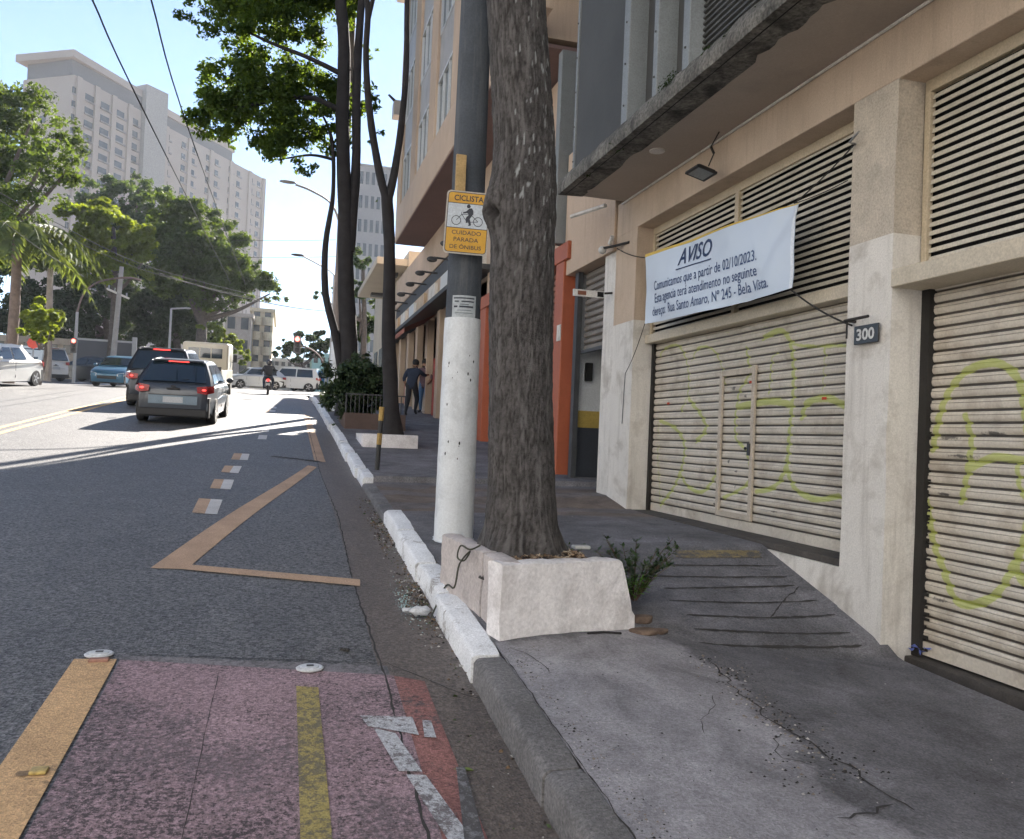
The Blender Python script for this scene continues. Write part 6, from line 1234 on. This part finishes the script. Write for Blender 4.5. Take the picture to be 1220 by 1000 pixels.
pb2 = aY(57, 440, 47); simple = T('palm_tree', 'pale thin palm trunk standing just right of the big palm', 'palm tree', (pb2.x, 47, prof(47))); mb = MB(); mb.tube([(pb2.x, 47, prof(47)), tuple(aY(60, 320, 47))], [.2, .14], 10); mb.build('trunk', [mat('palm_bark_pale', (.3, .26, .22), rough=.9, var=.2, bump=.3)], simple, smooth=True)
crown('crown', bl_px([(60, 305, 16, 47), (50, 312, 12, 47), (72, 312, 12, 47)]), 1200, .16, PLF[0], simple, seed=77)

# ------------------------------------------------------------------ street furniture of the far side
GALV = mat('galvanised_pole', (.33, .34, .35), rough=.6, var=.1, bump=0); LITR = mat('signal_red_lit', (.7, .03, .03), rough=.4, var=0, fine=0, bump=0, emit=(1, .07, .05), emit_s=4); LOFF = mat('signal_dark', (.03, .03, .03), rough=.5, bump=0)
def signal(label, head_px, Y, pole_px, arm_pts, s=1.0, pole_top=None):
    t = T('traffic_light', label, 'traffic light', (aY(pole_px, 450, Y).x, Y, prof(Y)), 0, 'traffic lights'); q = aY(pole_px, pole_top, Y)
    mb = MB(); mb.tube([(q.x-(q.z-prof(Y))*0, Y, prof(Y)), (q.x, Y, q.z)], [.09, .07], 8); mb.build('pole', [GALV], t, smooth=True)
    mb = MB(); mb.tube(smooth_path([aY(x, y, Y) for x, y in arm_pts], 4), .05, 6); mb.build('arm', [mat('arm_pinkish', (.13, .09, .08), rough=.7, bump=0)], t, smooth=True)
    h_ = aY(*head_px, Y); mb = MB(); mb.box(h_.x-.19*s, h_.x+.19*s, Y-.12, Y+.1, h_.z-.48*s, h_.z+.48*s); hd2 = mb.build('signal_head', [mat('signal_case', (.10, .10, .10), rough=.6, bump=0)], t, bevel=.03)
    for k, m_ in ((.3, LITR), (0, LOFF), (-.3, LOFF)): mb = MB(); mb.lathe((h_.x, Y-.125, h_.z+k*s), [(.12*s, 0), (.11*s, -.02), (.02, -.04)], 16, axis='y'); mb.build('lens', [m_], hd2); mb = MB(); mb.tube([(h_.x-.13*s, Y-.13, h_.z+k*s+.05), (h_.x, Y-.2, h_.z+k*s+.15*s), (h_.x+.13*s, Y-.13, h_.z+k*s+.05)], .012, 4); mb.build('visor', [LOFF], hd2)
    return t
signal('red traffic light on a curved arm over the road beyond the hedge', (354, 411), 48, 389, [(387, 436), (380, 424), (370, 416), (358, 412)], 1.0, 436)
signal('red traffic light on the left pole in front of the dark hoarding', (88, 412), 48, 92, [(92, 372), (100, 350), (118, 336), (150, 331), (168, 334)], .8, 372)
rs = T('red_road_sign', 'small red traffic sign beside the small bright tree', 'sign', (*aY(40, 440, 40).xy, prof(40))); q = aY(40, 409, 40); mb = MB(); mb.tube([(q.x, 40, prof(40)), (q.x, 40, q.z)], .03, 6); mb.build('post', [GALV], rs); mb = MB(); mb.lathe((q.x, 39.95, q.z), [(.25, 0), (.25, .01), (.02, .012)], 8, axis='y'); mb.build('disc', [mat('sign_red', (.6, .05, .03), rough=.5, bump=0)], rs)
up2 = T('utility_pole', 'tall pale utility pole with a crossarm in front of the dark trees', 'utility pole', (*aY(141, 440, 52).xy, prof(52))); q = aY(145, 318, 52); mb = MB(); mb.tube([(q.x-.25, 52, prof(52)), tuple(q)], [.17, .12], 10); mb.build('shaft', [mat('pole_pale', (.3, .29, .28), rough=.9, bump=0)], up2, smooth=True)
mb = MB(); a, b = aY(127, 344, 52), aY(154, 356, 52); mb.tube([a, b], .06, 6); mb.build('crossarm', [PILW], up2); 
for k in range(4): p = a.lerp(b, .1+.26*k); mb = MB(); mb.tube([p, p+Vector((0, 0, .25))], .045, 6); mb.build('insulator', [GALV], up2)
lp3 = T('lamp_pole', 'thin grey lamp post above the dark SUV against the trees', 'street lamp', (*aY(201, 440, 54).xy, prof(54))); q = aY(204, 368, 54); mb = MB(); mb.tube([(q.x, 54, prof(54)), tuple(q)], [.08, .06], 8); mb.build('shaft', [GALV], lp3); mb = MB(); mb.tube([q, q+Vector((.8, 0, .1))], .05, 6); mb.ball(q+Vector((.9, 0, .1)), .12, 5, sc=(2, 1, .5)); mb.build('lamp_head', [GALV], lp3)
hb = T('hoarding', 'low dark hoarding with a white end post behind the dark sedan', 'hoarding', (*aY(125, 440, 56).xy, prof(56))); a, b = aY(92, 405, 56), aY(158, 404, 56); mb = MB(); mb.box(a.x, b.x, 56, 56.15, prof(56)-.1, a.z); mb.build('panel', [mat('hoarding_grey', (.06, .065, .08), rough=.7, var=.1, vs=1, bump=0)], hb)
mb = MB(); mb.box(b.x, b.x+.25, 55.9, 56.15, prof(56)-.1, b.z+.1); mb.box(a.x, b.x, 55.95, 56.16, a.z, a.z+.12); mb.build('frame', [GALV], hb)
# wires
WI = mat('wire', (.03, .03, .03), spec=.1, rough=.95, bump=0); WI2 = mat('wire_pale', (.09, .09, .09), spec=.1, rough=.95, bump=0)
def wire(label, pts, r_=.018, m=WI, group='overhead wires'):
    P = smooth_path([aY(x, y, Y) for x, y, Y in pts], 6); mb = MB(); mb.tube(P, r_, 5); solo(mb, 'overhead_wire', m, label, 'wire', group, fix=False)
wire('dark overhead wire, leftmost of the two dropping from the top left', [(-60, -420, 8), (80, -60, 11), (110, 0, 13), (180, 150, 20), (275, 338, 52)], .014); wire('dark overhead wire, right one of the two dropping from the top left', [(90, -420, 8), (165, -60, 11), (180, 0, 13), (230, 170, 22), (292, 338, 52)], .014)
wire('upper pale overhead cable crossing in front of the left trees', [(-20, 218, 26), (60, 262, 30), (190, 322, 40), (345, 362, 58)], .012, WI2); wire('middle pale overhead cable crossing in front of the left trees', [(-20, 226, 26), (60, 272, 30), (190, 328, 40), (345, 365, 58)], .010, WI2); wire('lower pale overhead cable in front of the palm', [(-20, 246, 26), (30, 284, 30), (60, 305, 34), (100, 330, 44)], .010, WI2)
wire('faint thin wire crossing the sky left of the trunks', [(250, 286, 50), (330, 287, 50), (400, 286, 50)], .012); wire('lower faint thin wire crossing the sky towards the lamp', [(250, 306, 50), (330, 307, 50), (400, 306, 50)], .012)
wire('dark thick cable bundle running behind the left trees to the junction', [(190, 326, 40), (262, 348, 48), (345, 366, 58), (400, 372, 70)], .028)

# ------------------------------------------------------------------ far buildings
TW = mat('tower_wall', (.35, .28, .24), rough=.85, var=.05, vs=.06, fine=.03, bump=0, dirt=(.38, .35, .33), dirt_amt=.3, dirt_s=.1); TWG = mat('tower_grey', (.12, .11, .115), rough=.85, var=.08, bump=0); WND = mat('tower_window', (.03, .035, .04), rough=.25, var=.2, bump=0); AC = mat('tower_sill', (.24, .21, .20), rough=.8, bump=0)
ZT = 86.; A1 = aY(90, 62, 200); ZT = A1.z; A0 = aZ(22, 60, ZT); A2 = aZ(170, 108, ZT); B0 = aZ(195, 127, ZT-1.5); B1 = aZ(314, 205, ZT-1.5)
u_ = (A2-A1).xy.normalized(); v_ = Vector((-u_.y, u_.x))                       # along the long faces / into the block
A0x = A1.xy+v_*14.0; B1x = B0.xy+u_*30; A2x = A2.xy
def _px(p): q = p-EYE; return 610+FOC*q.dot(Rv)/q.dot(Fv)
_t = 5
while _px(Vector((*(B0.xy+u_*_t), ZT-8))) < 315: _t += .25
B1x = B0.xy+u_*_t
tw = T('apartment_tower', 'tall pale apartment tower with rows of small windows beyond the left trees', 'building', (A1.x, A1.y, 5))
def foot(a, b, dep): a = Vector(a); b = Vector(b); d = (b-a).normalized(); nn = Vector((-d.y, d.x)); return [a, b, b+nn*dep, a+nn*dep]
def tower_prism(pts, z0, z1, nm, m, par): mb = MB(); mb.prism([(p.x, p.y, z0) for p in pts], (0, 0, z1-z0)); return mb.build(nm, m, par)
tower_prism(foot(A1.xy, A2x, 14), 3, ZT-5, 'wing', [TW], tw); tower_prism(foot(B0.xy, B1x, 14), 3, ZT-6, 'wing', [TW], tw)
tower_prism(foot(A1.xy-u_*.2+Vector(v_)*.6, A2x, 12.6), ZT-5, ZT-1.6, 'top_storey', [TWG], tw); tower_prism(foot(A1.xy-u_*1.2-v_*.8, A2x, 15.4), ZT-1.6, ZT, 'roof_slab', [TW], tw)
tower_prism(foot(B0.xy+u_*.5+v_*.6, B1x-u_*16, 12), ZT-6, ZT-3.2, 'top_storey', [TWG], tw); tower_prism(foot(B0.xy, B1x-u_*15, 14), ZT-3.2, ZT-1.5, 'roof_slab', [TW], tw)
tower_prism(foot(A2x-v_*1.2, B0.xy-v_*1.2+u_*.1, 12), 3, ZT+1.5, 'stair_core', [mat('tower_core', (.30, .27, .25), rough=.85, bump=0)], tw)
LA = (A2x-A1.xy).length; LB = (B1x-B0.xy).length
for nm_, o_, ln_, bays in (('a', A1.xy, LA, 4), ('b', B0.xy, LB, 5)):
    for k in range(bays+1 if nm_ == 'b' else bays):
        c_ = o_+u_*min(ln_*(k+.0)/bays+.6, ln_-1.3); tower_prism([c_-v_*.5, c_-v_*.5+u_*1.3, c_+u_*1.3, c_], 3, ZT-(5 if nm_ == 'a' else 6), 'pilaster', [TW], tw)
cand = []
for (o_, ln_, n_) in ((A1.xy, LA, 9), (B0.xy, LB, 9)):
    for row in range(26):
        z = ZT-9-row*2.95
        for k in range(n_):
            c_ = o_+u_*(ln_*(k+.5)/n_+(.6 if k % 2 else -.6)); cand.append((row, c_, z))
cand.sort(key=lambda q: q[0])
def win(mb, c_, z, mi=0):
    a = c_-v_*.06; mb.prism([(p.x, p.y, z) for p in (a-u_*.75, a+u_*.75, a+u_*.75+v_*.2, a-u_*.75+v_*.2)], (0, 0, 1.35), 0); mb.prism([(p.x, p.y, z-.45) for p in (a-u_*.9-v_*.25, a+u_*1.5-v_*.25, a+u_*1.5, a-u_*.9)], (0, 0, .4), 1)
for k, (row, c_, z) in enumerate(cand[:100]): mb = MB(); win(mb, c_, z); mb.build('window', [WND, AC], tw, fix=False)
mb = MB()
for (row, c_, z) in cand[100:]: win(mb, c_, z)
tag(mb.build('windows', [WND, AC], tw, fix=False), kind='stuff')
mb = MB()
for row in range(3):
    c_ = A1.xy+v_*8; z = ZT-10-row*5; mb.prism([(p.x, p.y, z) for p in (c_-u_*.06-v_*.8, c_-u_*.06+v_*.8, c_+u_*.1+v_*.8, c_+u_*.1-v_*.8)], (0, 0, 1.6))
mb.build('end_windows', [WND], tw)
def block(name, label, x0, x1, ytop, Y, dep, m, rows, cols, mw=WND, side=0, wmat=None, balc=False):
    a, b = aY(x0, ytop, Y), aY(x1, ytop, Y); t = T(name, label, 'building', ((a.x+b.x)/2, Y, prof(Y))); z1 = (a.z+b.z)/2; z0 = prof(Y)-.5
    mb = MB(); mb.box(a.x, b.x, Y, Y+dep, z0, z1); mb.box(a.x-.2, b.x+.2, Y-.2, Y+dep, z1, z1+.4); mb.build('wall', [m], t)
    W_ = b.x-a.x; H_ = z1-z0-1
    for i in range(cols):
        for j in range(rows):
            if i*rows+j > 90: continue
            cx_ = a.x+W_*(i+.5)/cols; cz = z0+2+H_*(j+.3)/rows; w2, h2 = W_/cols*.28, H_/rows*.26; mb = MB(); mb.box(cx_-w2, cx_+w2, Y-.06, Y+.1, cz-h2, cz+h2); wn_ = mb.build('window', [mw], t)
            if balc: mb = MB(); mb.lathe((cx_, Y, cz-h2-.9), [(w2*1.7, 0), (w2*1.7, .9), (w2*1.6, .9)], 16); mb.build('balcony', [m], t)
    return t
block('balcony_block', 'beige apartment block with rounded balconies beyond the pickup', 300, 326, 372, 96, 14, mat('wall_yellow_beige', (.48, .40, .28), rough=.85, bump=0), 5, 2, balc=True)
block('grey_beige_block', 'plain grey beige building left of the balcony block', 268, 300, 378, 92, 14, mat('wall_grey_beige', (.34, .29, .25), rough=.85, bump=0), 3, 2)
block('pale_low_block', 'low pale building beyond the junction behind the white SUV', 326, 372, 432, 100, 10, mat('wall_pale', (.5, .49, .46), rough=.85, bump=0), 2, 6)
block('teal_low_block', 'low greenish building behind the bright blue car', 372, 398, 426, 92, 10, mat('wall_teal', (.25, .42, .40), rough=.85, bump=0), 2, 3)
block('grey_concrete_tower', 'plain grey concrete tower beyond the marquee slab between the trunks', 428, 470, 200, 165, 16, mat('wall_concrete_grey', (.24, .22, .22), rough=.9, var=.1, bump=0), 10, 6)
block('low_shop_row', 'low cream shop building at the left kerb beyond the palm', -40, 88, 408, 60, 8, mat('wall_cream_dull', (.36, .30, .24), rough=.9, bump=0), 1, 8)
# cream marquee building beyond the peach block
mq = T('cream_marquee_building', 'cream building with a slab marquee jutting over the pavement beyond the peach block', 'building', (5.2, 41, walk(4, 41))); CRM = mat('wall_cream', (.50, .44, .35), rough=.85, var=.08, vs=1, bump=0)
mb = MB(); mb.box(4.9, 14, 36.2, 50, 2, 9.6); mb.build('wall', [CRM], mq); mb = MB(); mb.box(3.55, 5.3, 36.3, 46, 8.95, 9.25); mb.build('marquee', [CRM], mq, bevel=.02)
for y in (38, 44): mb = MB(); mb.box(4.1, 4.7, y, y+.6, 8.8, 8.95); mb.build('marquee_light', [DKM], mq)
for k in range(5): mb = MB(); mb.box(4.86, 4.9, 36.6+k*2.7, 38.2+k*2.7, 3.2, 6.2); mb.build('doorway', [WND], mq)

# ------------------------------------------------------------------ added unseen blocks left of and behind the camera, bouncing sun into the shade
def side_block(label, x0, x1, y0, y1, h, m, face):
    t = T('bounce_block', label, 'building', ((x0+x1)/2, (y0+y1)/2, prof((y0+y1)/2))); mb = MB(); mb.box(x0, x1, y0, y1, -5, h); mb.build('wall', [m], t); n = 0
    for fl in range(5):
        for k in range(8):
            z = 3+fl*3.6; mb = MB()
            if face == 'x': c_ = y0+(y1-y0)*(k+.5)/8; mb.box(x1-.1, x1+.05, c_-.8, c_+.8, z, z+1.5)
            else: c_ = x0+(x1-x0)*(k+.5)/8; mb.box(c_-.8, c_+.8, y1-.1, y1+.05, z, z+1.5)
            mb.build('window', [WND], t)
side_block('added cream block, unseen to the left, bouncing sunlight into the shade', -34, -19, -22, 14, 21, mat('bounce_cream', (.66, .64, .60), rough=.9, var=.05, bump=0), 'x')
side_block('added pale block behind the camera, unseen, reflecting sunlight into the street', -30, 26, -40, -24, 30, mat('bounce_pale', (.74, .75, .76), rough=.9, var=.05, bump=0), 'y')
# ------------------------------------------------------------------ air
mb = MB(); mb.box(-400, 400, -70, 700, -8, 120); hz_ = bpy.data.materials.new('haze_air'); hz_.use_nodes = True; nt = hz_.node_tree; nt.nodes.clear(); ou = nt.nodes.new('ShaderNodeOutputMaterial'); pv = nt.nodes.new('ShaderNodeVolumePrincipled')
pv.inputs['Color'].default_value = (.86, .92, 1, 1); pv.inputs['Density'].default_value = .00035; pv.inputs['Anisotropy'].default_value = .2; nt.links.new(pv.outputs[0], ou.inputs['Volume'])
tag(mb.build('haze', [hz_]), kind='stuff')
